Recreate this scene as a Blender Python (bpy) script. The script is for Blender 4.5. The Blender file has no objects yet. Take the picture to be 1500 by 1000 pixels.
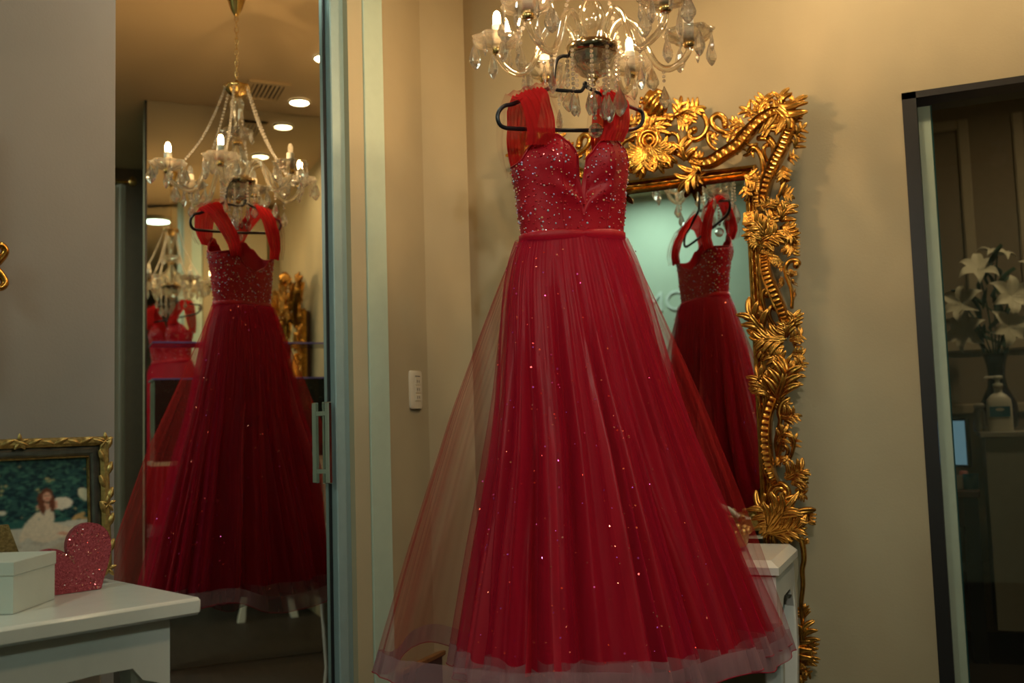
import bpy, bmesh, math, random
from math import sin, cos, pi, radians, sqrt, exp, atan2
from mathutils import Vector, Matrix
random.seed(7)
S = bpy.context.scene
COL = S.collection

# ------------------------------------------------------------------ camera
# room axes: x along the back wall (to the right), y towards the back wall, z up; metres
YAW, PITCH, ROLL = radians(23), radians(4.82), radians(1.75)
fw0 = Vector((-sin(YAW), cos(YAW), 0)); rt0 = Vector((cos(YAW), sin(YAW), 0)); up0 = Vector((0, 0, 1))
fw = fw0*cos(PITCH) + up0*sin(PITCH); u1 = up0*cos(PITCH) - fw0*sin(PITCH)
rt = rt0*cos(ROLL) - u1*sin(ROLL); up = rt0*sin(ROLL) + u1*cos(ROLL)
cam = bpy.data.cameras.new('camera'); camo = bpy.data.objects.new('camera', cam); COL.objects.link(camo)
mw = Matrix.Identity(4)
for i, v in enumerate((rt, up, -fw)):
    for j in range(3): mw[j][i] = v[j]
mw.translation = Vector((0, 0, 1.12)); camo.matrix_world = mw
cam.sensor_width = 36; cam.lens = 35.0; cam.clip_start = .05
cam.dof.use_dof = True; cam.dof.focus_distance = 2.45; cam.dof.aperture_fstop = 3.2; cam.dof.aperture_blades = 0
S.camera = camo

# ------------------------------------------------------------------ light and exposure
S.view_settings.view_transform = 'Standard'; S.view_settings.look = 'None'
S.view_settings.exposure = 0.2; S.view_settings.gamma = 1.0; S.view_settings.use_curve_mapping = False
W = bpy.data.worlds.new('world'); S.world = W; W.use_nodes = True
W.node_tree.nodes['Background'].inputs[0].default_value = (.35, .45, .42, 1)
W.node_tree.nodes['Background'].inputs[1].default_value = .05
BULB_E, DOWN_E, LED_E = 900.0, 270.0, 34.0
WARM = (1.0, .60, .27); WARM2 = (1.0, .72, .42); COOL = (.78, 1.0, .86)
cy = S.cycles
cy.max_bounces = 10; cy.diffuse_bounces = 3; cy.glossy_bounces = 7; cy.transmission_bounces = 6; cy.transparent_max_bounces = 32; cy.adaptive_threshold = .02
cy.caustics_reflective = False; cy.caustics_refractive = False; cy.blur_glossy = .5; cy.sample_clamp_indirect = 6.0

# ------------------------------------------------------------------ materials
def nodes(name):
    m = bpy.data.materials.new(name); m.use_nodes = True; nt = m.node_tree
    return m, nt, nt.nodes, nt.links, nt.nodes['Principled BSDF']
def mat(name, col, rough=.5, metal=0, var=.08, scale=30, bump=0, bscale=200, spec=.5, coat=0, emis=None, es=0, sheen=0, stretch=(1, 1, 1)):
    m, nt, N, L, p = nodes(name)
    tc = N.new('ShaderNodeTexCoord'); mp = N.new('ShaderNodeMapping'); mp.inputs['Scale'].default_value = stretch
    L.new(tc.outputs['Object'], mp.inputs['Vector'])
    no = N.new('ShaderNodeTexNoise'); no.inputs['Scale'].default_value = scale; no.inputs['Detail'].default_value = 4
    L.new(mp.outputs[0], no.inputs['Vector'])
    cr = N.new('ShaderNodeValToRGB')
    cr.color_ramp.elements[0].position = .3; cr.color_ramp.elements[1].position = .7
    cr.color_ramp.elements[0].color = [c*(1-var) for c in col] + [1]
    cr.color_ramp.elements[1].color = [min(1, c*(1+var)) for c in col] + [1]
    L.new(no.outputs['Fac'], cr.inputs['Fac']); L.new(cr.outputs[0], p.inputs['Base Color'])
    p.inputs['Roughness'].default_value = rough; p.inputs['Metallic'].default_value = metal
    p.inputs['Specular IOR Level'].default_value = spec; p.inputs['Coat Weight'].default_value = coat
    if sheen: p.inputs['Sheen Weight'].default_value = sheen
    if emis: p.inputs['Emission Color'].default_value = (*emis, 1); p.inputs['Emission Strength'].default_value = es
    if bump:
        n2 = N.new('ShaderNodeTexNoise'); n2.inputs['Scale'].default_value = bscale; n2.inputs['Detail'].default_value = 3
        L.new(mp.outputs[0], n2.inputs['Vector'])
        b = N.new('ShaderNodeBump'); b.inputs['Strength'].default_value = bump; b.inputs['Distance'].default_value = .002
        L.new(n2.outputs['Fac'], b.inputs['Height']); L.new(b.outputs[0], p.inputs['Normal'])
    return m
def glossmat(name, col, rough=.0, scale=3, var=.01):
    m, nt, N, L, p = nodes(name); N.remove(p)
    g = N.new('ShaderNodeBsdfGlossy'); g.inputs['Roughness'].default_value = rough
    no = N.new('ShaderNodeTexNoise'); no.inputs['Scale'].default_value = scale
    cr = N.new('ShaderNodeValToRGB'); cr.color_ramp.elements[0].color = [c*(1-var) for c in col]+[1]; cr.color_ramp.elements[1].color = list(col)+[1]
    L.new(no.outputs['Fac'], cr.inputs[0]); L.new(cr.outputs[0], g.inputs['Color']); L.new(g.outputs[0], N['Material Output'].inputs[0])
    return m
def tulle(name, col, a, thr=.5, rough=.6, edge=None):
    """sheer net: open area lets light through, threads scatter it; denser seen edge-on"""
    m, nt, N, L, p = nodes(name); N.remove(p)
    d = N.new('ShaderNodeBsdfDiffuse'); t = N.new('ShaderNodeBsdfTranslucent'); x = N.new('ShaderNodeBsdfTransparent')
    no = N.new('ShaderNodeTexNoise'); no.inputs['Scale'].default_value = 60; no.inputs['Detail'].default_value = 3
    tc = N.new('ShaderNodeTexCoord'); mp = N.new('ShaderNodeMapping'); mp.inputs['Scale'].default_value = (1, 1, .08)
    L.new(tc.outputs['Object'], mp.inputs[0]); L.new(mp.outputs[0], no.inputs['Vector'])
    cr = N.new('ShaderNodeValToRGB'); cr.color_ramp.elements[0].color = [c*.75 for c in col]+[1]; cr.color_ramp.elements[1].color = [min(1, c*1.2) for c in col]+[1]
    L.new(no.outputs['Fac'], cr.inputs[0]); L.new(cr.outputs[0], d.inputs['Color']); L.new(cr.outputs[0], t.inputs['Color'])
    m1 = N.new('ShaderNodeMixShader'); m1.inputs[0].default_value = .42; L.new(d.outputs[0], m1.inputs[1]); L.new(t.outputs[0], m1.inputs[2])
    lw = N.new('ShaderNodeLayerWeight'); lw.inputs['Blend'].default_value = thr
    mr = N.new('ShaderNodeMapRange'); mr.inputs['To Min'].default_value = a; mr.inputs['To Max'].default_value = edge or min(.97, a*2.6)
    L.new(lw.outputs['Facing'], mr.inputs['Value'])
    m2 = N.new('ShaderNodeMixShader'); L.new(mr.outputs[0], m2.inputs[0]); L.new(x.outputs[0], m2.inputs[1]); L.new(m1.outputs[0], m2.inputs[2])
    L.new(m2.outputs[0], N['Material Output'].inputs[0]); return m
def crystal(name, tint=(1, 1, 1), thin=.2, shine=.25, body=.0):
    """clear glass: refraction, part straight-through, extra facet shine, a trace of milky body"""
    m, nt, N, L, p = nodes(name); N.remove(p)
    g = N.new('ShaderNodeBsdfGlass'); g.inputs['IOR'].default_value = 1.52; g.inputs['Roughness'].default_value = 0
    x = N.new('ShaderNodeBsdfTransparent'); x.inputs['Color'].default_value = (*[.6+.4*c for c in tint], 1)
    no = N.new('ShaderNodeTexNoise'); no.inputs['Scale'].default_value = 40
    cr = N.new('ShaderNodeValToRGB'); cr.color_ramp.elements[0].color = [.94*c for c in tint]+[1]; cr.color_ramp.elements[1].color = list(tint)+[1]
    L.new(no.outputs['Fac'], cr.inputs[0]); L.new(cr.outputs[0], g.inputs['Color'])
    def mix(f, a, b):
        mx = N.new('ShaderNodeMixShader'); mx.inputs[0].default_value = f; L.new(a.outputs[0], mx.inputs[1]); L.new(b.outputs[0], mx.inputs[2]); return mx
    gl = N.new('ShaderNodeBsdfGlossy'); gl.inputs['Roughness'].default_value = .06; L.new(cr.outputs[0], gl.inputs['Color'])
    tr = N.new('ShaderNodeBsdfTranslucent'); L.new(cr.outputs[0], tr.inputs['Color'])
    o = mix(body, mix(shine, mix(thin, g, x), gl), tr)
    L.new(o.outputs[0], N['Material Output'].inputs[0]); return m
def islands(name, cols, rough=.15, metal=.6, emis=0):
    """small loose stones: each island takes its own colour"""
    m, nt, N, L, p = nodes(name)
    g = N.new('ShaderNodeNewGeometry'); cr = N.new('ShaderNodeValToRGB'); cr.color_ramp.interpolation = 'CONSTANT'
    e = cr.color_ramp.elements
    while len(e) < len(cols): e.new(.5)
    for i, c in enumerate(cols): e[i].position = i/len(cols); e[i].color = (*c, 1)
    L.new(g.outputs['Random Per Island'], cr.inputs[0]); L.new(cr.outputs[0], p.inputs['Base Color'])
    p.inputs['Roughness'].default_value = rough; p.inputs['Metallic'].default_value = metal
    return m
def wood(name, c1, c2, scale=4):
    m, nt, N, L, p = nodes(name)
    tc = N.new('ShaderNodeTexCoord'); mp = N.new('ShaderNodeMapping'); mp.inputs['Scale'].default_value = (1, 8, 1)
    no = N.new('ShaderNodeTexNoise'); no.inputs['Scale'].default_value = scale; no.inputs['Detail'].default_value = 6
    cr = N.new('ShaderNodeValToRGB'); cr.color_ramp.elements[0].color = (*c1, 1); cr.color_ramp.elements[1].color = (*c2, 1)
    L.new(tc.outputs['Object'], mp.inputs[0]); L.new(mp.outputs[0], no.inputs['Vector']); L.new(no.outputs['Fac'], cr.inputs[0]); L.new(cr.outputs[0], p.inputs['Base Color'])
    p.inputs['Roughness'].default_value = .55; p.inputs['Specular IOR Level'].default_value = .25; return m
def emit(name, col, e):
    m, nt, N, L, p = nodes(name); N.remove(p)
    em = N.new('ShaderNodeEmission'); em.inputs['Color'].default_value = (*col, 1); em.inputs['Strength'].default_value = e
    L.new(em.outputs[0], N['Material Output'].inputs[0]); return m
def glitter(name, c1, c2):
    m, nt, N, L, p = nodes(name)
    tc = N.new('ShaderNodeTexCoord'); v = N.new('ShaderNodeTexVoronoi'); v.inputs['Scale'].default_value = 420
    L.new(tc.outputs['Object'], v.inputs['Vector'])
    no = N.new('ShaderNodeTexNoise'); no.inputs['Scale'].default_value = 30
    cr = N.new('ShaderNodeValToRGB'); cr.color_ramp.elements[0].color = (*c1, 1); cr.color_ramp.elements[1].color = (*c2, 1)
    cr.color_ramp.elements[0].position = .35; cr.color_ramp.elements[1].position = .75
    L.new(no.outputs['Fac'], cr.inputs[0]); L.new(cr.outputs[0], p.inputs['Base Color'])
    b = N.new('ShaderNodeBump'); b.inputs['Strength'].default_value = .9; b.inputs['Distance'].default_value = .002
    L.new(v.outputs['Distance'], b.inputs['Height']); L.new(b.outputs[0], p.inputs['Normal'])
    p.inputs['Roughness'].default_value = .35; p.inputs['Metallic'].default_value = .35; return m

M = {}
M['paint'] = mat('wall_paint', (.40, .345, .22), .75, var=.03, scale=6, bump=.15, bscale=160)
M['ceil'] = mat('ceiling_paint', (.56, .43, .26), .8, var=.02, scale=4)
M['floor'] = wood('dark_floor_boards', (.018, .014, .012), (.05, .04, .033))
M['casing'] = mat('casing_paint', (.40, .50, .40), .45, var=.03)
M['alu'] = mat('grey_green_metal', (.27, .38, .38), .45, metal=.2, var=.05)
M['greyp'] = mat('grey_wall_paint', (.325, .295, .27), .75, var=.03, scale=6, bump=.15, bscale=160)
M['black'] = mat('black_frame_paint', (.012, .012, .013), .4)
M['white'] = mat('white_lacquer', (.72, .72, .66), .25, var=.02, coat=.2)
M['trim'] = mat('panel_paint', (.50, .42, .30), .6, var=.03)
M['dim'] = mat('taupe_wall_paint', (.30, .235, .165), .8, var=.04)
M['mirror'] = glossmat('door_mirror_silver', (.84, .86, .80))
M['mirror2'] = glossmat('wall_mirror_silver', (.80, .82, .76))
M['mirrorg'] = glossmat('old_mirror_silver', (.74, .80, .74))
M['chrome'] = mat('chrome', (.75, .78, .78), .12, metal=1, var=.02)
M['gold'] = mat('gilding', (.56, .275, .052), .24, metal=.97, var=.40, scale=45, bump=.08, bscale=90)
M['goldd'] = mat('dull_gilding', (.42, .28, .09), .38, metal=.75, var=.35, scale=120, bump=.3)
M['brass'] = mat('brass', (.72, .48, .18), .2, metal=1, var=.08)
M['antique'] = mat('dark_plated_metal', (.42, .32, .20), .12, metal=1, var=.2)
M['crystal'] = crystal('lead_crystal', (1, 1, 1), .30, .17, .03)
M['beadc'] = crystal('bead_crystal', (1, .98, .94), .15, .35, .22)
M['crystal2'] = crystal('moulded_glass', (1, .97, .9), .42, .14, .02)
M['candle'] = mat('candle_sleeve', (.80, .74, .60), .45, var=.04)
M['bulb'] = emit('lit_bulb', WARM, BULB_E)
M['bulb_off'] = crystal('unlit_bulb', (1, .97, .9), .4, .2, .2)
M['down'] = emit('downlight_glow', WARM2, DOWN_E)
M['led'] = emit('led_panel_glow', COOL, LED_E)
M['satin'] = mat('red_satin', (.42, .006, .018), .42, var=.12, scale=8, spec=.25, bump=.1, bscale=300)
M['lining'] = mat('red_lining', (.40, .007, .022), .40, var=.2, scale=5, stretch=(6, 6, .4), spec=.5)
M['tulle1'] = tulle('inner_tulle', (.60, .012, .05), .26, edge=.8)
M['tulle2'] = tulle('middle_tulle', (.65, .02, .07), .17, edge=.6)
M['tulle3'] = tulle('outer_tulle', (.60, .035, .035), .06, edge=.42)
M['strap'] = tulle('strap_tulle', (.78, .03, .03), .92)
M['hem'] = tulle('horsehair_hem', (.46, .25, .27), .46)
M['stones'] = islands('rhinestones', [(.5, .01, .02), (.9, .75, .75), (.55, .02, .03), (.7, .5, .85), (.6, .05, .05), (.9, .55, .3), (.5, .01, .03), (.6, .75, .9), (.75, .12, .12)], .15, .15)
M['sequins'] = islands('sequins', [(1, .10, .06), (.9, .1, .5), (1, .25, .15), (.75, .15, .95), (1, .4, .3), (1, .08, .08)], .2, .8)
M['hanger'] = mat('black_plastic', (.012, .014, .018), .28, var=.05)
M['plate'] = mat('ivory_plastic', (.66, .60, .46), .35, var=.02)
M['slot'] = mat('dark_slot', (.02, .02, .02), .6)
M['heart'] = glitter('red_glitter', (.30, .03, .05), (.52, .10, .13))
M['ggold'] = glitter('gold_glitter', (.16, .11, .03), (.34, .25, .09))
M['box'] = mat('white_card', (.62, .64, .56), .6, var=.02, bump=.1)
M['curtain'] = tulle('sheer_curtain', (.70, .74, .68), .6)
M['darkbox'] = mat('dark_glass_case', (.012, .018, .016), .06, var=.2, spec=.6)
M['shelf'] = mat('shelf_glass', (.10, .10, .30), .08, var=.05)
M['petal'] = mat('lily_petal', (.74, .70, .55), .55, var=.08, scale=20)
M['leafg'] = mat('lily_leaf', (.03, .07, .035), .5, var=.3)
M['vase'] = mat('dark_vase_glass', (.02, .015, .035), .08, var=.3)
M['panelw'] = mat('counter_laminate', (.40, .38, .33), .5, var=.03)
M['bottle'] = mat('bottle_plastic', (.72, .70, .62), .35, var=.02)
M['blue'] = mat('blue_label', (.02, .16, .26), .4)
M['screen'] = emit('screen_glow', (.25, .45, .6), .35)
M['pink'] = mat('pink_paper', (.55, .20, .20), .6)
M['woodd'] = wood('desk_wood', (.05, .02, .012), (.11, .05, .03))

# ------------------------------------------------------------------ mesh helpers
class MB:
    def __init__(s): s.v = []; s.f = []
    def add(s, vs, fs):
        o = len(s.v); s.v += [tuple(v) for v in vs]; s.f += [tuple(i+o for i in f) for f in fs]; return s
    def box(s, a, b, ax=None, o=(0, 0, 0), bev=0):
        """box from corner a to b, optionally in axes ax (3 vectors) about o"""
        x0, y0, z0 = a; x1, y1, z1 = b
        if bev:
            pr = [(x0+bev, y0), (x1-bev, y0), (x1, y0+bev), (x1, y1-bev), (x1-bev, y1), (x0+bev, y1), (x0, y1-bev), (x0, y0+bev)]
            pi_ = [(min(max(x, x0+bev), x1-bev), min(max(y, y0+bev), y1-bev)) for x, y in pr]
            vs = [(x, y, z0) for x, y in pi_]+[(x, y, z0+bev) for x, y in pr]+[(x, y, z1-bev) for x, y in pr]+[(x, y, z1) for x, y in pi_]
            fs = [tuple(range(7, -1, -1)), tuple(range(24, 32))]
            for r in range(3):
                for i in range(8): fs.append((r*8+i, r*8+(i+1) % 8, r*8+8+(i+1) % 8, r*8+8+i))
        else:
            vs = [(x0, y0, z0), (x1, y0, z0), (x1, y1, z0), (x0, y1, z0), (x0, y0, z1), (x1, y0, z1), (x1, y1, z1), (x0, y1, z1)]
            fs = [(3, 2, 1, 0), (4, 5, 6, 7), (0, 1, 5, 4), (1, 2, 6, 5), (2, 3, 7, 6), (3, 0, 4, 7)]
        if ax:
            o = Vector(o); vs = [o+ax[0]*x+ax[1]*y+ax[2]*z for x, y, z in vs]
        return s.add(vs, fs)
    def grid(s, P, close_u=False, close_v=False):
        n, m = len(P), len(P[0]); vs = [p for r in P for p in r]; fs = []
        for i in range(n if close_u else n-1):
            for j in range(m if close_v else m-1):
                i2, j2 = (i+1) % n, (j+1) % m
                fs.append((i*m+j, i2*m+j, i2*m+j2, i*m+j2))
        return s.add(vs, fs)
    def tube(s, path, r, seg=8, cap=True, flat=None):
        P = [Vector(p) for p in path]; n = len(P); rings = []
        rr = r if hasattr(r, '__len__') else [r]*n
        t0 = (P[1]-P[0]).normalized(); ref = Vector((0, 0, 1)) if abs(t0.z) < .9 else Vector((1, 0, 0))
        nx = t0.cross(ref).normalized()
        for i in range(n):
            t = (P[min(i+1, n-1)]-P[max(i-1, 0)]).normalized()
            nx = (nx - t*nx.dot(t)).normalized(); ny = t.cross(nx)
            rings.append([P[i]+(nx*cos(2*pi*k/seg)+ny*sin(2*pi*k/seg))*rr[i] for k in range(seg)])
        o = len(s.v); s.grid(rings, close_v=True)
        if cap: s.f.append(tuple(o+k for k in range(seg-1, -1, -1))); s.f.append(tuple(o+(n-1)*seg+k for k in range(seg)))
        return s
    def lathe(s, prof, c=(0, 0, 0), seg=16, wob=None, cap=True):
        """prof: (r, z) from bottom to top"""
        c = Vector(c)
        P = [[c+Vector((r*(wob(2*pi*k/seg, r) if wob else 1)*cos(2*pi*k/seg), r*(wob(2*pi*k/seg, r) if wob else 1)*sin(2*pi*k/seg), z)) for k in range(seg)] for r, z in prof]
        o = len(s.v); s.grid(P, close_v=True); n = len(prof)
        if not cap: return s
        s.f.append(tuple(o+k for k in range(seg-1, -1, -1))); s.f.append(tuple(o+(n-1)*seg+k for k in range(seg)))
        return s
    def prism(s, poly, a, b, tr=lambda x, z, d: (x, d, z)):
        """polygon extruded between depths a and b"""
        n = len(poly); vs = [tr(x, z, a) for x, z in poly]+[tr(x, z, b) for x, z in poly]
        return s.add(vs, [tuple(range(n)), tuple(range(2*n-1, n-1, -1))]+[(i, n+i, n+(i+1) % n, (i+1) % n) for i in range(n)])
def part(name, mb, m, parent=None, smooth=False, kind=None, label=None):
    me = bpy.data.meshes.new(name); o = bpy.data.objects.new(name, me); COL.objects.link(o)
    base = Vector((0, 0, 0))
    p = parent
    while p is not None: base += p.location; p = p.parent
    me.from_pydata([Vector(v)-base for v in mb.v], [], mb.f)
    bm = bmesh.new(); bm.from_mesh(me); bmesh.ops.recalc_face_normals(bm, faces=bm.faces); bm.to_mesh(me); bm.free()
    if smooth: me.shade_smooth()
    elif smooth is None:
        me.shade_smooth()
        try: me.set_sharp_from_angle(angle=radians(38))
        except Exception: pass
    if m: me.materials.append(M[m] if isinstance(m, str) else m)
    if parent: o.parent = parent
    if kind: o['kind'] = kind
    if label: o['label'] = label
    return o
def inst(name, me, parent, mtx, m=None):
    """a piece that shares its mesh with its like; mtx is in the parent's frame"""
    o = bpy.data.objects.new(name, me); COL.objects.link(o); o.parent = parent
    o.matrix_local = mtx; return o
def thing(name, label, cat, loc=(0, 0, 0), group=None):
    o = bpy.data.objects.new(name, None); COL.objects.link(o); o.location = loc; o.empty_display_size = .1
    o['label'] = label; o['category'] = cat
    if group: o['group'] = group
    return o
def tag(o, label, cat, group=None):
    o['label'] = label; o['category'] = cat
    if group: o['group'] = group
    return o
def struct(name, mb, m, parent=None, smooth=False, label=None):
    o = part(name, mb, m, parent, smooth)
    if parent is None: o['kind'] = 'structure'
    if label: o['label'] = label
    return o
def at_origin(o, base):
    """move a mesh thing's origin to its base"""
    b = Vector(base); o.data.transform(Matrix.Translation(-b)); o.location = b; return o
def smoothpath(P, n=4):
    """Catmull-Rom through P"""
    P = [Vector(p) for p in P]; Q = [P[0]*2-P[1]]+P+[P[-1]*2-P[-2]]; out = []
    for i in range(1, len(Q)-2):
        for k in range(n):
            t = k/n; a, b, c, d = Q[i-1], Q[i], Q[i+1], Q[i+2]
            out.append(.5*((2*b)+(c-a)*t+(2*a-5*b+4*c-d)*t*t+(3*b-a-3*c+d)*t**3))
    out.append(P[-1]); return out
def interp(tab, x):
    if x <= tab[0][0]: return tab[0][1]
    for (a, b), (c, d) in zip(tab, tab[1:]):
        if x <= c:
            t = (x-a)/(c-a); t = t*t*(3-2*t); return b+(d-b)*t
    return tab[-1][1]

def smooth_interp(tab, x):
    """monotone-looking cubic through a table (no stair steps)"""
    n = len(tab)
    if x <= tab[0][0]: return tab[0][1]
    if x >= tab[-1][0]: return tab[-1][1]
    i = 0
    while tab[i+1][0] < x: i += 1
    (x0, y0), (x1, y1) = tab[i], tab[i+1]
    def sl(k):
        if k == 0: return (tab[1][1]-tab[0][1])/(tab[1][0]-tab[0][0])
        if k == n-1: return (tab[-1][1]-tab[-2][1])/(tab[-1][0]-tab[-2][0])
        return (tab[k+1][1]-tab[k-1][1])/(tab[k+1][0]-tab[k-1][0])
    h = x1-x0; t = (x-x0)/h; m0, m1 = sl(i)*h, sl(i+1)*h
    return (2*t**3-3*t*t+1)*y0+(t**3-2*t*t+t)*m0+(3*t*t-2*t**3)*y1+(t**3-t*t)*m1

# ------------------------------------------------------------------ the room
YB, XL, XR, H = 3.146, -1.513, .667, 2.79          # back wall, side wall, right (mirrored) wall, ceiling
A1 = radians(21.606)                                # the wall with the mirror door stands at an angle
T1 = Vector((sin(A1), cos(A1), 0)); R1 = Vector((cos(A1), -sin(A1), 0)); ZV = Vector((0, 0, 1))
AX1 = (T1, R1, ZV)                                  # s along that wall, w out of it, z
def sw(s, w, z=0): return T1*s+R1*w+ZV*z
WM, WW = -2.409, -2.349                             # mirror door plane, wall face
YF = -.95                                           # wall behind the camera
struct('floor', MB().box((-3.6, YF-.1, -.1), (3.2, 7.0, 0)), 'floor')
struct('ceiling', MB().box((-3.6, YF-.1, H), (3.2, 7.0, H+.1)), 'ceil')
OX0, OX1, OZ = -.044, .62, 2.075
wb = MB().box((XL-.35, YB, 0), (OX0, YB+.12, H)).box((OX0, YB, OZ), (OX1, YB+.12, H)).box((OX1, YB, 0), (XR+.12, YB+.12, H))
struct('wall_back', wb, 'paint')
struct('wall_side', MB().box((XL-.12, 2.607, 0), (XL, YB+.02, H)), 'paint')
struct('wall_left', MB().box((-1.2, WW-.12, 0), (1.024, WW, H), AX1), 'greyp')
struct('wall_left_end', MB().box((1.55, WM-.14, 0), (2.3, WM-.05, H), AX1), 'paint')
struct('wall_right', MB().box((XR, 2.085, 0), (XR+.12, YB, H)), 'paint')
struct('wall_front', MB().box((-3.6, YF-.1, 0), (3.2, YF, H)), mat('front_wall_paint', (.37, .45, .37), .7, var=.03, scale=5))
struct('wall_far_right', MB().box((2.05, YF, 0), (2.15, YB+.1, H)), mat('brown_wall', (.12, .085, .055), .7))
struct('wall_back_right', MB().box((XR+.1, YB, 0), (2.1, YB+.1, H)), 'paint')
# door casing: metal profile, reveal and flat casing board between the mirror door and the side wall
struct('trim_1', MB().box((1.683, WM+.001, 0), (1.716, WM+.030, H), AX1, bev=.003).box((1.716, WM+.001, 0), (1.735, WM+.022, H), AX1), 'alu', label='grey metal upright beside the mirror door')
struct('trim_2', MB().box((1.735, WM-.03, 0), (1.7893, WM+.045, H), AX1), 'paint', label='beige painted reveal')
struct('trim_3', MB().box((1.7897, WM-.03, 0), (1.863, WM+.052, H), AX1, bev=.002), 'casing', label='pale green flat casing board')
struct('baseboard_side', MB().box((XL+.0005, 2.612, 0), (XL+.012, YB-.001, .396)), mat('dark_teal_panel', (.012, .03, .032), .35), label='dark low panel along the side wall')
struct('trim_9', MB().box((XL+.0005, 2.612, .3965), (XL+.018, YB-.001, .413), bev=.003), mat('brown_wood_cap', (.22, .11, .035), .5, var=.2), label='brown wooden cap of the low dark panel')

# ------------------------------------------------------------------ mirror door, wall mirror, case and shelf
d = thing('mirror_door', 'tall mirrored sliding door with a slim metal bar handle, reflecting the red gown', 'door', sw(1.3, WM-.012))
part('mirror_pane', MB().box((.93, WM-.012, .012), (1.682, WM, 2.76), AX1), 'mirror', d)
part('dark_edge_strip', MB().box((1.676, WM, .012), (1.683, WM+.003, 2.76), AX1), 'black', d)
hd = part('handle', MB().box((1.648, WM+.022, .972), (1.660, WM+.042, 1.203), AX1, bev=.002), 'chrome', d, label='slim chrome bar handle')
part('handle_post', MB().box((1.650, WM, 1.00), (1.658, WM+.024, 1.012), AX1).box((1.650, WM, 1.165), (1.658, WM+.024, 1.177), AX1), 'chrome', hd)
part('back_plate', MB().box((1.664, WM+.002, .97), (1.674, WM+.012, 1.204), AX1), 'chrome', hd)
d = thing('wall_mirror', 'frameless mirror covering the right wall, seen reflected in the mirror door', 'mirror', (XR-.006, 2.6, 0))
part('mirror_pane', MB().box((XR-.008, 2.095, .004), (XR-.001, YB-.004, H-.004)), 'mirror2', d)
part('edge_strip', MB().box((XR-.010, 2.085, .004), (XR-.001, 2.095, H-.004)), 'black', d)
d = thing('wall_case', 'long dark glass wall case below the glass shelf, seen in the mirror door', 'cabinet', (XR-.09, 2.6, .985))
part('case_body', MB().box((XR-.16, 2.12, 1.0), (XR-.012, YB-.03, 1.385)), 'darkbox', d)
part('case_top', MB().box((XR-.163, 2.11, 1.386), (XR-.012, YB-.028, 1.394)), 'shelf', d)
part('case_base', MB().box((XR-.17, 2.105, .98), (XR-.012, YB-.028, .999)), 'trim', d)
o = part('glass_shelf', MB().box((XR-.15, 2.11, 1.562), (XR-.012, YB-.03, 1.57), bev=.001), 'shelf')
at_origin(o, (XR-.08, 2.6, 1.562)); tag(o, 'long glass shelf with a violet edge on the mirrored wall', 'shelf')

# ------------------------------------------------------------------ ceiling fittings
ring_me = None
for i, (x, y, t) in enumerate([(-.19, 2.792, 'above the gilt mirror'), (.445, 2.808, 'above the dark opening'), (.02, 1.35, 'in front of the gown, unseen, added to light it')]):
    d = thing('downlight', 'small round recessed ceiling downlight ' + t, 'downlight', (x, y, H-.012), 'recessed ceiling downlights')
    if ring_me is None:
        a = part('trim_ring', MB().lathe([(.048, -.002), (.056, 0), (.056, .010), (.047, .010), (.047, -.002)], (x, y, H-.011), 24, cap=False), 'white', d, True)
        b = part('lamp_disc', MB().lathe([(.046, .004), (.046, .009)], (x, y, H-.011), 24), 'down', d); ring_me = (a.data, b.data)
    else:
        inst('trim_ring', ring_me[0], d, Matrix.Identity(4))
        if i < 2: inst('lamp_disc', ring_me[1], d, Matrix.Identity(4))
        else: part('lamp_disc', MB().lathe([(.046, .004), (.046, .009)], (x, y, H-.011), 24), emit('added_downlight_glow', WARM2, 230.0), d)  # the third downlight is unseen, added as a key for the gown
def led(x, y, r, label):
    d = thing('led_panel', label, 'ceiling light', (x, y, H-.03), 'round cool ceiling panels')
    part('rim', MB().lathe([(r+.002, 0), (r+.014, .004), (r+.014, .03), (r+.002, .03), (r+.002, 0)], (x, y, H-.03), 32, cap=False), 'white', d, True)
    part('diffuser', MB().lathe([(r, .002), (r, .010)], (x, y, H-.03), 32), 'led', d)
led(-1.28, 1.98, .10, 'small round cool white ceiling panel by the mirror door')
led(-1.85, -.42, .20, 'round cool white ceiling panel, unseen, put in to light the front wall')  # unseen panel, put in to wash the front wall with cool light
led(1.35, 1.0, .22, 'large round cool white ceiling panel, unseen, added to brighten the right side of the room')  # unseen panel, added to brighten the curtain side and the gown
# unseen spot near the front, added to brighten the gown
SPX = Vector((.45, -.45, H-.10)); aimd = (Vector((-.80, 2.33, 1.25))-SPX).normalized()
d = thing('added_spot', 'unseen white ceiling spot added to brighten the gown', 'added light', (.45, -.45, H-.10))
part('ceiling_rose', MB().lathe([(.045, .088), (.045, .099)], SPX, 20), 'white', d)
part('stem', MB().lathe([(.008, .03), (.008, .088)], SPX, 10), 'white', d)
q_ = aimd.to_track_quat('-Z', 'Y').to_matrix()
part('housing', MB().add([SPX+q_ @ Vector((r*cos(k*pi/10), r*sin(k*pi/10), z)) for r, z in ((.02, .06), (.04, .05), (.045, -.02), (.045, -.05), (.040, -.05), (.038, -.02)) for k in range(20)], [(a*20+k, a*20+(k+1) % 20, a*20+20+(k+1) % 20, a*20+20+k) for a in range(5) for k in range(20)]), 'white', d, True)
sl = bpy.data.lights.new('added_spot_beam', 'SPOT'); sl.energy = 75; sl.color = (1.0, .90, .74); sl.spot_size = radians(44); sl.spot_blend = .7; sl.shadow_soft_size = .035
so_ = bpy.data.objects.new('added_spot_beam', sl); COL.objects.link(so_); so_.parent = d; so_.matrix_local = Matrix.Translation(aimd*.055) @ q_.to_4x4()
d = thing('ceiling_vent', 'square flush ceiling vent near the mirrored wall', 'vent', (.33, 2.62, H-.012))
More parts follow.
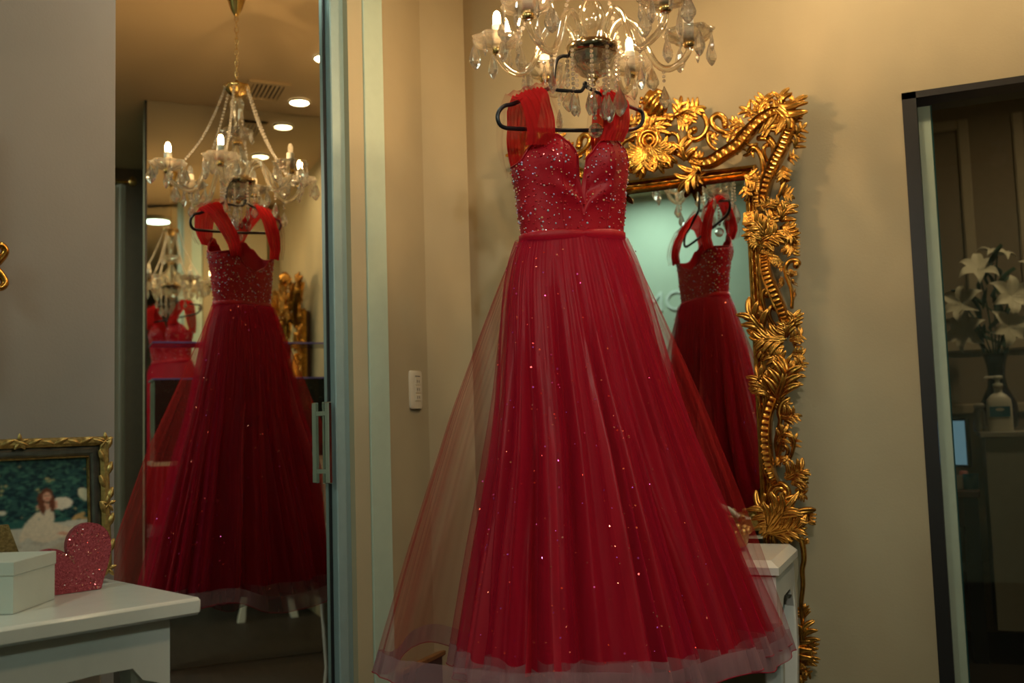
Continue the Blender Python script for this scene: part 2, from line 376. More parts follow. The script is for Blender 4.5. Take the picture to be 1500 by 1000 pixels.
part('frame', MB().box((.20, 2.52, H-.012), (.47, 2.545, H-.001)).box((.20, 2.695, H-.012), (.47, 2.72, H-.001)).box((.20, 2.545, H-.012), (.225, 2.695, H-.001)).box((.445, 2.545, H-.012), (.47, 2.695, H-.001)), 'ceil', d)
for k in range(7): part('slat', MB().box((.225, 2.551+k*.021, H-.009), (.445, 2.563+k*.021, H-.003)), 'ceil', d)
part('backing', MB().box((.225, 2.545, H-.002), (.445, 2.695, H-.001)), 'slot', d)

# ------------------------------------------------------------------ sheer curtain far right (seen in the mirror door)
d = thing('sheer_curtain', 'pale sheer curtain hanging from a rod, at the left edge of the mirror door', 'curtain', (1.5, 1.75, .1))
P = [[(1.5+.022*sin(k*.9)+.01*sin(k*2.1), 1.42+k*.0125, z) for k in range(50)] for z in (.12, .9, 1.7, 2.55)]
part('cloth', MB().grid(P), 'curtain', d, True)
part('rod', MB().tube([(1.5, 1.35, 2.57), (1.5, 2.06, 2.57)], .012, 10), 'brass', d, True)
part('finial', MB().lathe([(.005, 0), (.022, .012), (.026, .03), (.014, .05), (.003, .06)], (1.5, 2.07, 2.545), 12), 'brass', d, True)
# lettering on the wall behind the camera, seen in the gilt mirror
txt = bpy.data.curves.new('letters', 'FONT'); txt.body = 'MO'; txt.size = .21; txt.extrude = .004; txt.align_x = 'CENTER'
to = bpy.data.objects.new('tmp', txt); COL.objects.link(to); bpy.context.view_layer.update()
tm = bpy.data.meshes.new_from_object(to.evaluated_get(bpy.context.evaluated_depsgraph_get())); bpy.data.objects.remove(to)
o = bpy.data.objects.new('wall_lettering', tm); COL.objects.link(o); tm.materials.clear(); tm.materials.append(mat('pale_letters', (.50, .58, .54), .5))
# outline faces the street side of the glass partition, so it reads right in the mirror
o.matrix_world = Matrix(((1, 0, 0, -1.795), (0, 0, -1, YF+.006), (0, 1, 0, 1.925), (0, 0, 0, 1)))
tag(o, 'faint pale letters MO on the wall, reflected in the gilt mirror', 'lettering')

# ------------------------------------------------------------------ opening in the back wall and the dim room beyond
fr = MB().box((OX0, YB-.002, 0), (-.0045, YB+.16, OZ)).box((OX0, YB-.002, OZ-.02), (OX1, YB+.16, OZ)).box((OX1-.02, YB-.002, 0), (OX1, YB+.16, OZ))
struct('trim_4', fr, 'black', label='black reveal around the opening')
d = thing('glass_door', 'glass door with a pale upright edge, standing in the dark opening', 'door', (.3, YB+.05, 0))
part('stile', MB().box((-.004, YB+.03, .01), (.033, YB+.055, 2.035), bev=.002), 'casing', d, label='pale upright door edge')
m_, nt, N, L, p = nodes('smoked_glass'); N.remove(p)
x_ = N.new('ShaderNodeBsdfTransparent'); x_.inputs[0].default_value = (.85, .88, .82, 1); g_ = N.new('ShaderNodeBsdfGlossy'); g_.inputs['Roughness'].default_value = .02
no_ = N.new('ShaderNodeTexNoise'); cr_ = N.new('ShaderNodeValToRGB'); cr_.color_ramp.elements[0].color = (.8, .8, .8, 1); L.new(no_.outputs[0], cr_.inputs[0]); L.new(cr_.outputs[0], g_.inputs[0])
mx_ = N.new('ShaderNodeMixShader'); mx_.inputs[0].default_value = .05; L.new(x_.outputs[0], mx_.inputs[1]); L.new(g_.outputs[0], mx_.inputs[2]); L.new(mx_.outputs[0], N['Material Output'].inputs[0])
part('pane', MB().box((.036, YB+.036, .01), (OX1-.022, YB+.046, 2.04)), m_, d)
part('teal_edge', MB().box((.0332, YB+.030, .01), (.0365, YB+.052, 2.035)), mat('glass_edge', (.01, .05, .05), .1), d)
YR = 5.7
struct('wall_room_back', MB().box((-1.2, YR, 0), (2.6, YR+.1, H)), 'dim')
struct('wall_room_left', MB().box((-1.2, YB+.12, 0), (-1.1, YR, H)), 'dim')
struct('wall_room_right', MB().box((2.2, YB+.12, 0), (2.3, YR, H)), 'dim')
def moulding(x0, z0, x1, z1, n):
    w = .055
    mb = MB()
    for a, b in (((x0, z0), (x0+w, z1)), ((x1-w, z0), (x1, z1)), ((x0+w, z0), (x1-w, z0+w)), ((x0+w, z1-w), (x1-w, z1))):
        mb.box((a[0], YR-.025, a[1]), (b[0], YR, b[1]), bev=.008)
    struct('trim_%d' % n, mb, 'trim', label='raised wall panel moulding in the far room')
moulding(-.45, 1.60, .235, 2.66, 5); moulding(.44, 1.60, 1.3, 2.66, 6); moulding(-.45, .3, 1.3, 1.16, 7)
struct('trim_8', MB().box((-1.1, YR-.03, 1.43), (2.2, YR, 1.49), bev=.008), 'trim', label='dado rail in the far room')
# counter
d = thing('reception_counter', 'grey laminate counter front carrying the lilies and the pump bottle', 'counter', (.75, 5.1, .15))
part('front_panel', MB().box((.185, 4.98, .15), (1.5, 5.0, 1.0)), 'panelw', d)
part('side_panel', MB().box((.185, 5.0, .15), (.205, 5.45, 1.0)), 'panelw', d)
part('worktop', MB().box((.165, 4.965, 1.0), (1.5, 5.47, 1.025), bev=.003), 'panelw', d)
part('plinth', MB().box((.30, 5.1, 0), (1.5, 5.4, .15)), 'black', d)
# lilies in a vase
VX, VY, VZ = .262, 5.20, 1.027
d = thing('lily_vase', 'dark waisted vase of white lilies on the counter beyond the opening', 'flower vase', (VX, VY, VZ))
part('vase', MB().lathe([(.045, 0), (.075, .015), (.088, .07), (.078, .13), (.045, .20), (.036, .25), (.042, .31), (.056, .36), (.05, .36)], (VX, VY, VZ), 20), 'vase', d, True)
def petal_mesh():
    P = []
    for i in range(8):
        t = i/7; w = .26*sin(pi*min(1, t*1.02)**.75)+.01; row = []
        for j in range(5):
            s = -1+j*.5
            row.append((s*w, t*.75+.25*sin(t*1.6), .45*sin(t*2.2)*t*.9-.35*t**3 + abs(s)*.12*sin(pi*t)))
        P.append(row)
    mb = MB().grid(P); me = bpy.data.meshes.new('petal'); me.from_pydata(mb.v, [], mb.f); me.shade_smooth(); me.materials.append(M['petal']); return me
PET = petal_mesh()
lfm = bpy.data.meshes.new('leaf'); mbl = MB().grid([[(s*.12*sin(pi*min(1, .05+t*.95)), t, .25*sin(t*2)-.1*abs(s)) for s in (-1, 0, 1)] for t in [k/6 for k in range(7)]])
lfm.from_pydata(mbl.v, [], mbl.f); lfm.shade_smooth(); lfm.materials.append(M['leafg'])
def aim(dirv, roll=0):
    z = Vector(dirv).normalized(); q = z.to_track_quat('Z', 'Y').to_matrix().to_4x4(); return q @ Matrix.Rotation(roll, 4, 'Z')
flowers = [((-.13, -.10, .60), (-.5, -1, .35), .105), ((-.05, -.06, .76), (.1, -.8, .6), .10), ((.08, -.10, .62), (.4, -1, .2), .11), ((-.12, -.12, .47), (-.7, -.9, .1), .115),
           ((.06, -.12, .48), (.5, -1, -.1), .105), ((.17, -.02, .72), (.9, -.4, .4), .10), ((.04, .02, .83), (.3, -.3, 1), .095), ((.2, -.05, .5), (.9, -.6, .1), .10)]
for k, (c, dr, sc) in enumerate(flowers):
    q = aim(dr, k)
    stem = part('stem', MB().tube(smoothpath([(VX, VY, VZ+.3), (VX+c[0]*.4, VY+c[1]*.4, VZ+.3+(c[2]-.3)*.6), (VX+c[0], VY+c[1], VZ+c[2])], 4), .004, 6), 'leafg', d, True)
    for j in range(6):
        inst('petal', PET, d, Matrix.Translation(c) @ q @ Matrix.Rotation(j*pi/3, 4, 'Z') @ Matrix.Scale(sc*(1 if j % 2 else .92), 4))
for k in range(22):
    a = k*2.4; h = .36+.018*k; c = (.05*cos(a), .05*sin(a), h)
    inst('leaf', lfm, d, Matrix.Translation(c) @ Matrix.Rotation(a, 4, 'Z') @ Matrix.Rotation(.5+.4*sin(k*1.7), 4, 'X') @ Matrix.Scale(.13+.05*sin(k), 4))
# pump bottle
bx, by, bz = .255, 5.03, 1.027
d = thing('pump_bottle', 'white pump bottle with a blue label in front of the vase', 'bottle', (bx, by, bz))
def rb(s, z): return [(s*x*.055, s*y*.035, z) for x, y in [(cos(a*pi/8)*(1 if 1 else 0), sin(a*pi/8)) for a in range(16)]]
prof = [(1, 0), (1.02, .01), (1.02, .12), (.95, .145), (.6, .165), (.33, .175), (.33, .195)]
part('body', MB().grid([[(bx+.052*s*(abs(cos(a*pi/8))**.6)*(1 if cos(a*pi/8) > 0 else -1), by+.033*s*(abs(sin(a*pi/8))**.6)*(1 if sin(a*pi/8) > 0 else -1), bz+z) for a in range(16)] for s, z in prof], close_v=True), 'bottle', d, True)
part('label', MB().box((bx-.042, by-.0352, bz+.065), (bx+.042, by-.0345, bz+.112)), 'blue', d)
part('label_mark', MB().prism([(bx+.018*cos(a*pi/8), bz+.098+.007*sin(a*pi/8)) for a in range(16)], by-.0358, by-.0353), 'bottle', d)
part('pump', MB().lathe([(.020, .195), (.021, .215), (.010, .218), (.010, .235), (.022, .238), (.022, .25), (.006, .252)], (bx, by, bz), 14), 'bottle', d, True)
part('spout', MB().tube([(bx, by, bz+.244), (bx-.05, by-.02, bz+.245), (bx-.056, by-.022, bz+.235)], .006, 8), 'bottle', d, True)
d = thing('glass_jar', 'small clear glass jar left of the pump bottle', 'jar', (.175, 5.09, 1.027))
part('body', MB().lathe([(.028, 0), (.03, .01), (.03, .085), (.022, .10), (.022, .11)], (.175, 5.09, 1.027), 16), 'crystal', d, True)
part('lid', MB().lathe([(.024, .11), (.024, .125), (.012, .13)], (.175, 5.09, 1.027), 16), 'panelw', d, True)
# desk with screen and small things
d = thing('desk', 'dark wooden desk behind the counter', 'desk', (-.1, 5.2, 0))
part('desk_top', MB().box((-.7, 4.95, .735), (.15, 5.5, .765), bev=.003), 'woodd', d)
part('modesty_panel', MB().box((-.66, 5.0, .60), (.13, 5.02, .735)), 'woodd', d)
for x in (-.66, .11): part('leg', MB().box((x-.03, 4.98, 0), (x+.03, 5.45, .735)), 'black', d)
d = thing('monitor', 'small dark computer monitor with a pale blue screen on the desk', 'monitor', (.05, 5.2, .765))
ang = radians(-38); ax = (Vector((cos(ang), sin(ang), 0)), Vector((-sin(ang), cos(ang), 0)), ZV); mo = (.04, 5.2, 0)
part('bezel', MB().box((-.16, 0, .86), (.10, .025, 1.09), ax, mo, bev=.004), 'black', d)
part('screen', MB().box((-.148, -.002, .872), (.088, .0, 1.078), ax, mo), 'screen', d)
part('stand', MB().box((-.05, .03, .775), (-.01, .045, .95), ax, mo).box((-.11, -.03, .765), (.05, .09, .776), ax, mo), 'black', d)
o = part('blue_mug', MB().lathe([(.030, 0), (.034, .005), (.034, .07), (.030, .07), (.030, .01)], (.118, 5.05, .766), 18), 'blue', None, True); at_origin(o, (.118, 5.05, .766)); tag(o, 'small blue tub on the desk beside the counter', 'tub')
o = part('note_block', MB().box((.048, 5.03, .766), (.082, 5.06, .83)).box((.05, 5.028, .775), (.080, 5.03, .82)), 'panelw'); at_origin(o, (.065, 5.045, .766)); tag(o, 'pale upright card on the desk under the monitor', 'card')
o = part('pink_pot', MB().lathe([(.016, 0), (.02, .03), (.019, .08), (.014, .082)], (.090, 5.075, .766), 14), 'pink', None, True); at_origin(o, (.09, 5.075, .766)); tag(o, 'small pink pot between the card and the blue tub', 'pot')
d = thing('downlight', 'unseen round downlight added to brighten the room beyond the opening', 'downlight', (.75, 4.6, H-.012), 'recessed ceiling downlights')  # unseen lamp, added to lift the darkness of the far room
inst('trim_ring', ring_me[0], d, Matrix.Identity(4)); part('lamp_disc', MB().lathe([(.046, .004), (.046, .009)], (.75, 4.6, H-.011), 24), emit('added_far_room_glow', WARM2, 330.0), d)
# outlet on the side wall
oc = (2.768, 1.241)
d = thing('wall_outlet', 'ivory three-socket wall outlet plate on the side wall', 'outlet', (XL, oc[0], oc[1]-.06))
pl = []
for z, k in ((-.06, .030), (-.056, .036), (-.045, .0385), (.045, .0385), (.056, .036), (.06, .030)):
    pl.append([(XL+.0005, oc[0]-k-.001, oc[1]+z), (XL+.006, oc[0]-k, oc[1]+z), (XL+.010, oc[0]-k*.8, oc[1]+z*.985), (XL+.0115, oc[0], oc[1]+z*.98), (XL+.010, oc[0]+k*.8, oc[1]+z*.985), (XL+.006, oc[0]+k, oc[1]+z), (XL+.0005, oc[0]+k+.001, oc[1]+z)])
part('plate', MB().grid(pl).add([p for p in pl[0]], [tuple(range(7))]).add([p for p in pl[-1]], [tuple(range(7))]), 'plate', d, None)
for z in (.026, .001, -.024):
    so = part('socket', MB().box((XL+.0105, oc[0]-.017, oc[1]+z-.011), (XL+.0135, oc[0]+.017, oc[1]+z+.011), bev=.001), 'plate', d)
    part('slot', MB().box((XL+.0132, oc[0]-.0075, oc[1]+z-.004), (XL+.0138, oc[0]-.0045, oc[1]+z+.004)).box((XL+.0132, oc[0]+.0045, oc[1]+z-.004), (XL+.0138, oc[0]+.0075, oc[1]+z+.004)), 'slot', so)
part('top_groove', MB().box((XL+.011, oc[0]-.015, oc[1]+.0415), (XL+.0122, oc[0]+.015, oc[1]+.0435)), 'slot', d)

# ------------------------------------------------------------------ carved gilt mirror on the back wall
GX, GY = -.797, YB-.075           # centre line, plane of the carving
# pieces in metres: (x from the mirror centre line, z)
LEAVES=[((0.3347,2.0594),(0.2987,2.0932),0.5),((0.3405,2.052),(0.3146,2.0322),0.5),((0.3474,2.0639),(0.3665,2.1148),0.45),((0.4149,2.0578),(0.4281,2.1156),0.45),((0.4108,2.0584),(0.4001,2.0879),0.6),((0.4422,2.0365),(0.4793,2.0902),0.45),((0.4549,2.0091),(0.4698,2.0259),0.6),((0.4547,1.9688),(0.4899,1.989),0.5),((0.4489,1.9337),(0.4745,1.9638),0.5),((0.4286,1.8941),(0.4572,1.9008),0.6),((0.4113,1.871),(0.4169,1.8238),0.4),((0.4015,1.8003),(0.4395,1.7936),0.5),((0.3479,2.0337),(0.4151,2.062),0.5),((0.3702,2.026),(0.3987,1.9812),0.6),((0.3984,2.056),(0.4489,1.9718),0.5),((0.3731,2.0428),(0.4086,2.016),0.5),((0.346,1.8326),(0.2966,1.8388),0.5),((0.3425,1.8458),(0.325,1.8673),0.6),((0.3464,1.7603),(0.3703,1.7872),0.6),((0.3659,1.7411),(0.418,1.7689),0.45),((0.3971,1.7165),(0.4377,1.7603),0.45),((0.3382,2.005),(0.3647,2.0397),0.5),((0.4391,1.9774),(0.4124,2.0111),0.5),((0.3443,1.7988),(0.3184,1.7763),0.5),((0.3513,1.7767),(0.3335,1.749),0.5),((0.3401,1.6763),(0.2931,1.728),0.4),((0.3292,1.6647),(0.2921,1.7068),0.4),((0.3247,1.6567),(0.2886,1.6774),0.45),((0.322,1.6443),(0.2933,1.6471),0.5),((0.3428,1.6887),(0.3413,1.7397),0.4),((0.3471,1.6924),(0.3741,1.7423),0.4),((0.3352,1.6599),(0.3983,1.6996),0.45),((0.3347,1.6515),(0.3967,1.6683),0.45),((0.3308,1.6139),(0.3801,1.6217),0.6),((0.3271,1.6227),(0.3592,1.6511),0.6),((0.3958,1.6915),(0.4435,1.6801),0.45),((0.4077,1.686),(0.4479,1.6505),0.4),((0.415,1.6727),(0.4369,1.6308),0.45),((0.4181,1.6556),(0.3965,1.6264),0.5),((0.4175,1.6431),(0.4331,1.5978),0.4),((0.4131,1.6352),(0.4075,1.6065),0.5),((0.3903,1.5852),(0.3579,1.5861),0.4),((0.3936,1.5703),(0.3771,1.5634),0.5),((0.3235,1.3901),(0.2806,1.4749),0.35),((0.3086,1.4183),(0.3248,1.4548),0.5),((0.391,1.5205),(0.3751,1.526),0.4),((0.416,1.5391),(0.4211,1.5594),0.5),((0.4189,1.5181),(0.4273,1.5257),0.5),((0.4212,1.4848),(0.4291,1.4841),0.5),((0.3785,1.3575),(0.2797,1.3742),0.3),((0.3738,1.3454),(0.2882,1.3381),0.35),((0.377,1.3287),(0.3234,1.3069),0.45),((0.3623,1.3565),(0.3382,1.3995),0.45),((0.3806,1.3594),(0.3726,1.3993),0.5),((0.3928,1.3628),(0.3874,1.4128),0.45),((0.402,1.387),(0.4149,1.4418),0.45),((0.4061,1.3496),(0.4449,1.3718),0.45),((0.4149,1.3285),(0.4301,1.3522),0.5),((0.4057,1.3044),(0.4456,1.3104),0.45),((0.4162,1.3901),(0.4307,1.4015),0.5),((0.3445,1.3244),(0.295,1.3106),0.35),((0.3745,1.2814),(0.3214,1.3091),0.4),((0.3775,1.2607),(0.3406,1.2873),0.4),((0.3758,1.2279),(0.337,1.2565),0.45),((0.3707,1.2076),(0.3354,1.2256),0.45),((0.3616,1.1875),(0.3913,1.297),0.35),((0.3932,1.2189),(0.4431,1.2636),0.35),((0.4093,1.2591),(0.4389,1.2964),0.4),((0.3844,1.2398),(0.4183,1.2791),0.35),((0.3861,1.2726),(0.3646,1.3232),0.4),((0.3315,1.1887),(0.2784,1.2656),0.3),((0.3145,1.2121),(0.2961,1.2523),0.4),((0.3208,1.216),(0.3119,1.2412),0.5),((0.324,1.1993),(0.278,1.2178),0.35),((0.3593,1.1425),(0.3983,1.1636),0.55),((0.3701,1.1197),(0.4168,1.1405),0.45),((0.3737,1.1114),(0.3978,1.1168),0.5),((0.3567,1.0527),(0.3941,1.0844),0.45),((0.3916,1.0358),(0.4167,1.0635),0.5),((0.3649,1.02),(0.3538,1.0365),0.5),((0.376,1.0036),(0.3668,0.9794),0.5),((0.3481,1.0041),(0.3628,0.9795),0.5),((0.3629,1.1342),(0.3854,1.1825),0.5),((0.3719,1.0768),(0.393,1.1007),0.4),((0.3768,0.9429),(0.4301,0.9847),0.4),((0.3957,0.9267),(0.4296,0.9385),0.45),((0.3855,0.959),(0.3803,0.9348),0.5),((0.4107,0.9145),(0.4216,0.8985),0.5),((0.398,0.971),(0.3924,0.9388),0.5),((0.3248,0.8307),(0.2718,0.8923),0.4),((0.3206,0.8113),(0.2731,0.8531),0.4),((0.3164,0.7918),(0.2743,0.8238),0.45),((0.3092,0.7756),(0.2807,0.7849),0.5),((0.3233,0.8016),(0.3885,0.8953),0.35),((0.3262,0.7952),(0.419,0.8793),0.3),((0.329,0.7888),(0.4365,0.8569),0.28),((0.3319,0.7824),(0.4281,0.8154),0.28),((0.3348,0.776),(0.42,0.7803),0.28),((0.3346,0.7727),(0.3823,0.7766),0.4),((0.3289,0.7855),(0.3625,0.8213),0.5),((0.3258,0.8501),(0.359,0.876),0.6),((0.39,0.9243),(0.4287,0.9433),0.5),((0.3985,0.9049),(0.4322,0.8921),0.5),((0.3909,0.9404),(0.421,0.9755),0.5),((0.4199,0.8377),(0.4335,0.7996),0.5),((0.4056,0.7451),(0.41,0.7674),0.5),((0.3938,0.4635),(0.4147,0.5305),0.45),((0.3855,0.4254),(0.4041,0.4829),0.45),((0.3906,0.4038),(0.4186,0.443),0.5),((0.3896,0.385),(0.4121,0.3678),0.5),((0.3825,0.3689),(0.3971,0.3524),0.5),((0.3783,0.4062),(0.3701,0.3681),0.5),((0.3943,0.5327),(0.387,0.5702),0.5),((0.085,2.0901),(0.1128,2.1192),0.5),((0.1049,2.0904),(0.1234,2.1342),0.5),((0.1247,2.0906),(0.178,2.1122),0.45),((0.134,2.0792),(0.1291,2.0434),0.5),((0.0946,2.0819),(0.146,2.0542),0.5),((0.1114,1.9432),(0.1093,2.0131),0.45),((0.1241,1.9349),(0.1702,1.9452),0.45),((0.1303,1.9275),(0.1752,1.915),0.4),((0.1385,1.8935),(0.0779,1.8583),0.5),((0.1447,1.8861),(0.1201,1.8465),0.5),((0.1421,1.8996),(0.167,1.8767),0.5),((0.301,2.0115),(0.2512,2.0287),0.35),((0.2752,1.9991),(0.2303,1.9925),0.35),((0.2471,1.9445),(0.2864,1.9715),0.4),((0.3296,1.9589),(0.2967,1.9247),0.4),((0.2997,1.8598),(0.342,1.8352),0.5),((0.3046,1.8335),(0.3472,1.8154),0.5),((0.2916,1.8222),(0.299,1.7828),0.4),((0.2878,1.7457),(0.3174,1.7168),0.5),((0.0439,2.0661),(0.0784,2.0911),0.5),((0.1979,1.984),(0.224,1.9934),0.5)]
FAN=[((-0.0001,1.9838),(-0.0041,1.8918),0.3),((0.0055,1.983),(0.0244,1.8982),0.3),((0.0109,1.9823),(0.0517,1.91),0.3),((0.016,1.9816),(0.0776,1.9265),0.3),((0.0197,1.9811),(0.0972,1.9505),0.3),((0.016,1.9816),(0.0801,1.9807),0.3)]
STEMS=[[(0.1337,1.9303),(0.1625,1.9193),(0.1948,1.9189),(0.234,1.9365),(0.2795,1.9595),(0.3126,1.9936),(0.3517,2.0267),(0.3897,2.0454),(0.4202,2.0433)],[(0.4224,2.0459),(0.4353,2.0205),(0.4365,1.9905),(0.4286,1.9704),(0.4148,1.9384),(0.3991,1.9108),(0.3834,1.8832),(0.3697,1.8552),(0.3566,1.8228),(0.3471,1.7899),(0.3448,1.769)],[(0.3389,1.6131),(0.3407,1.5919),(0.3431,1.5664),(0.3501,1.5364),(0.3604,1.5063),(0.3723,1.472),(0.3829,1.4421),(0.3894,1.4126),(0.3923,1.3917)],[(0.3523,1.2002),(0.3389,1.1679),(0.3255,1.1272),(0.3186,1.0864),(0.3165,1.0455),(0.3185,1.0045),(0.323,0.9678),(0.3312,0.9392),(0.3379,0.9209)]]
TENDRILS=[[(0.4318,1.573),(0.4381,1.5787),(0.4306,1.5885),(0.4124,1.5852),(0.4002,1.5655),(0.4038,1.536),(0.4133,1.502),(0.4143,1.4687),(0.411,1.4442)],[(0.3429,1.491),(0.3474,1.499),(0.3354,1.5042),(0.3269,1.4881),(0.3302,1.4585),(0.3383,1.4245),(0.3503,1.3966)],[(0.3651,1.4497),(0.3531,1.4526),(0.3454,1.4365),(0.3492,1.4154),(0.3621,1.3917)],[(0.3056,1.9364),(0.3187,1.9475),(0.3349,1.941),(0.3458,1.9095),(0.3473,1.8751),(0.3474,1.8452)],[(0.3367,1.9751),(0.3617,1.9801),(0.3832,1.9578),(0.388,1.9336),(0.3764,1.9054),(0.3649,1.8813)],[(0.3706,1.9531),(0.3579,1.9463),(0.3548,1.9254),(0.3637,1.8985)],[(0.4213,1.8317),(0.4126,1.8581),(0.4072,1.8715)],[(0.4097,1.8416),(0.4066,1.8208),(0.3928,1.7887),(0.3798,1.7733)],[(0.3889,1.1742),(0.3684,1.1627),(0.3589,1.1343),(0.3616,1.1097),(0.3519,1.0773),(0.3442,1.0449),(0.3446,1.0123)],[(0.3481,1.0041),(0.3578,1.0364),(0.3754,1.0686),(0.3911,1.0642),(0.3977,1.0397),(0.3837,0.9994),(0.3648,0.9795)],[(0.3536,1.0325),(0.3698,1.0362),(0.3788,1.0198),(0.3676,0.9956)],[(0.3632,0.8954),(0.3543,0.9083),(0.3382,0.9051),(0.331,0.8889),(0.3398,0.8728),(0.3654,0.876),(0.3743,0.9018),(0.3583,0.9225),(0.3325,0.9181),(0.3163,0.889),(0.3194,0.8501),(0.3238,0.8113)],[(0.4006,0.7673),(0.407,0.7356),(0.4076,0.7006),(0.4018,0.6719),(0.4013,0.6276),(0.3932,0.5704),(0.3937,0.52),(0.3879,0.4695),(0.3795,0.4063)],[(0.1449,2.0299),(0.1297,2.0268),(0.1288,2.0083),(0.1466,1.9979),(0.1731,2.0073),(0.1861,2.035),(0.176,2.0695),(0.1445,2.0922),(0.1051,2.0937),(0.0745,2.0783),(0.0499,2.0518)],[(0.2417,2.0301),(0.2365,2.0538),(0.2179,2.0664),(0.2011,2.0525),(0.2096,2.0269),(0.2375,2.0078),(0.2753,2.0023),(0.3073,2.0125)],[(0.2052,2.0026),(0.1929,2.0143),(0.1857,1.9989),(0.194,1.9714),(0.2188,1.9516),(0.2503,1.944)],[(0.0521,2.0247),(0.0723,2.0298),(0.0916,2.0157),(0.0924,1.989),(0.073,1.9717)],[(0.316,1.935),(0.329,1.9461),(0.3436,1.928),(0.3541,1.8913),(0.3559,1.8655)],[(0.3368,1.9772),(0.3672,1.9664),(0.3812,1.9388),(0.3765,1.9075)]]

g = thing('gilt_mirror', 'large wall mirror in a carved gilt rococo frame of scrolls and leaves', 'mirror', (GX, GY, .36))
def gp(x, z, out=0): return Vector((GX+x, GY-out, z))
GW, GT, GB = .287, 1.858, .50      # half width, top and bottom of the glass
part('mirror_glass', MB().box((GX-GW-.01, GY+.020, GB-.01), (GX+GW+.01, GY+.028, GT+.01)), 'mirrorg', g)
part('back_board', MB().box((GX-GW-.03, GY+.028, GB-.03), (GX+GW+.03, YB-.006, GT+.03)), 'woodd', g)
RW = .040
prof = [(0, .000), (.003, .012), (.008, .014), (.011, .006), (.020, .014), (.028, .006), (.031, .022), (.037, .024), (.040, .016), (.040, -.03)]
def rail(corners):
    """moulding swept between two mitred corners; offset measured outward from the glass"""
    (x0, z0, sx0, sz0), (x1, z1, sx1, sz1) = corners
    return MB().grid([[gp(x0+sx0*o, z0+sz0*o, h-.016) for o, h in prof], [gp(x1+sx1*o, z1+sz1*o, h-.016) for o, h in prof]])
cs = [(-GW, GB, -1, -1), (GW, GB, 1, -1), (GW, GT, 1, 1), (-GW, GT, -1, 1)]
hk = MB(); P = []
for i in range(6):                # a husk: slim pointed leaf with a centre ridge, laid along the moulding
    t = i/5; w = .0062*sin(pi*min(.97, .12+.86*t))**.6
    P.append([(-w, .002, t*.042), (-w*.5, -.003-.002*sin(pi*t), t*.042), (0, -.0055, t*.042), (w*.5, -.003-.002*sin(pi*t), t*.042), (w, .002, t*.042)])
hk.grid(P); hme = bpy.data.meshes.new('husk'); hme.from_pydata(hk.v, [], hk.f); hme.shade_smooth(); hme.materials.append(M['gold'])
for k in range(4):
    a, b = cs[k], cs[(k+1) % 4]
    r = part('frame_rail', rail((a, b)), 'gold', g, None)
    n = int((abs(b[0]-a[0])+abs(b[1]-a[1]))/.036)
    for j in range(n):
        f = (j+.1)/n
        for off in ((.020,) if k % 2 == 0 else (.014, .026)):
            x = a[0]+(b[0]-a[0])*f+(a[2]+(b[2]-a[2])*f if k % 2 == 0 else a[2])*off*(1 if k % 2 else 0); z = a[1]+(b[1]-a[1])*(f+(.5/n if off > .02 else 0))
            if k % 2 == 0: z = a[1]+a[3]*off
            else: x = a[0]+a[2]*off
            rot = Matrix.Rotation(0 if k == 1 else pi if k == 3 else (pi/2 if k == 0 else -pi/2), 4, 'Y')
            inst('husk', hme, r, Matrix.Translation((x, .001, z-.36)) @ rot)
# leaf masters: base at the origin, tip one unit up, relief towards -y
def leaf_master(bend, curl, nf):
    """acanthus leaf: a curling midrib with tapering, grooved fingers to either side"""
    mb = MB()
    def spine(t): return Vector((bend*sin(pi*t*.85)*.35+curl*max(0, t-.6)**1.5*1.3, -(.10+.26*sin(pi*min(1, .15+t*.75))+.22*max(0, t-.7)), t-.30*abs(curl)*max(0, t-.72)))
    def finger(o, dr, L, w, cur, n=7):
        rows = []; side_ = Vector((dr.z, 0, -dr.x))
        for i in range(n):
            t = i/(n-1); c = o+dr*(L*t)+side_*(cur*L*t*t)+Vector((0, -.16*L*sin(pi*t*.8)-.30*L*max(0, t-.65), 0))
            ww = w*(.55+.75*sin(pi*min(1, .12+t*.80)))*(1 if t < .9 else .72)
            rows.append([c+side_*(s*ww)+Vector((0, -h*ww, 0)) for s, h in ((-1, -1.1), (-.95, .0), (-.55, .55), (-.18, .28), (.18, .28), (.55, .55), (.95, .0), (1, -1.1))])
        e = rows[-1]; cc = sum(e, Vector())/len(e)+dr*w*.5; rows.append([q*.25+cc*.75 for q in e])
        mb.grid(rows)
    finger(spine(0), Vector((0, 0, 1)), .30, .11, bend*.3, 4)
    for k in range(nf):
        t = .06+.66*k/nf
        for sg in (-1, 1):
            a = radians(30-14*t)*sg; o = spine(t*.9); finger(o+Vector((0, .04, 0)), Vector((sin(a), 0, cos(a))), .62*(1-.36*t), .105*(1-.2*t), .52*sg, 8)
    rows = []
    for i in range(10):
        t = i/9; c = spine(t); d_ = (spine(min(1, t+.05))-spine(max(0, t-.05))).normalized(); sd = Vector((d_.z, 0, -d_.x)).normalized(); ww = .105*(.7+.5*sin(pi*min(1, .1+t*.8)))*(1 if t < .92 else .7)
        rows.append([c+sd*(s*ww)+Vector((0, -h*ww, 0)) for s, h in ((-1, -1.6), (-.95, 0), (-.55, .6), (-.18, .25), (.18, .25), (.55, .6), (.95, 0), (1, -1.6))])
    e = rows[-1]; cc = sum(e, Vector())/len(e)+Vector((curl*.06, .02, .05)); rows.append([q*.25+cc*.75 for q in e])
    mb.grid(rows)
    me = bpy.data.meshes.new('acanthus_leaf'); me.from_pydata(mb.v, [], mb.f)
    bm = bmesh.new(); bm.from_mesh(me); bmesh.ops.recalc_face_normals(bm, faces=bm.faces); bm.to_mesh(me); bm.free()
    me.shade_smooth(); me.materials.append(M['gold']); return me
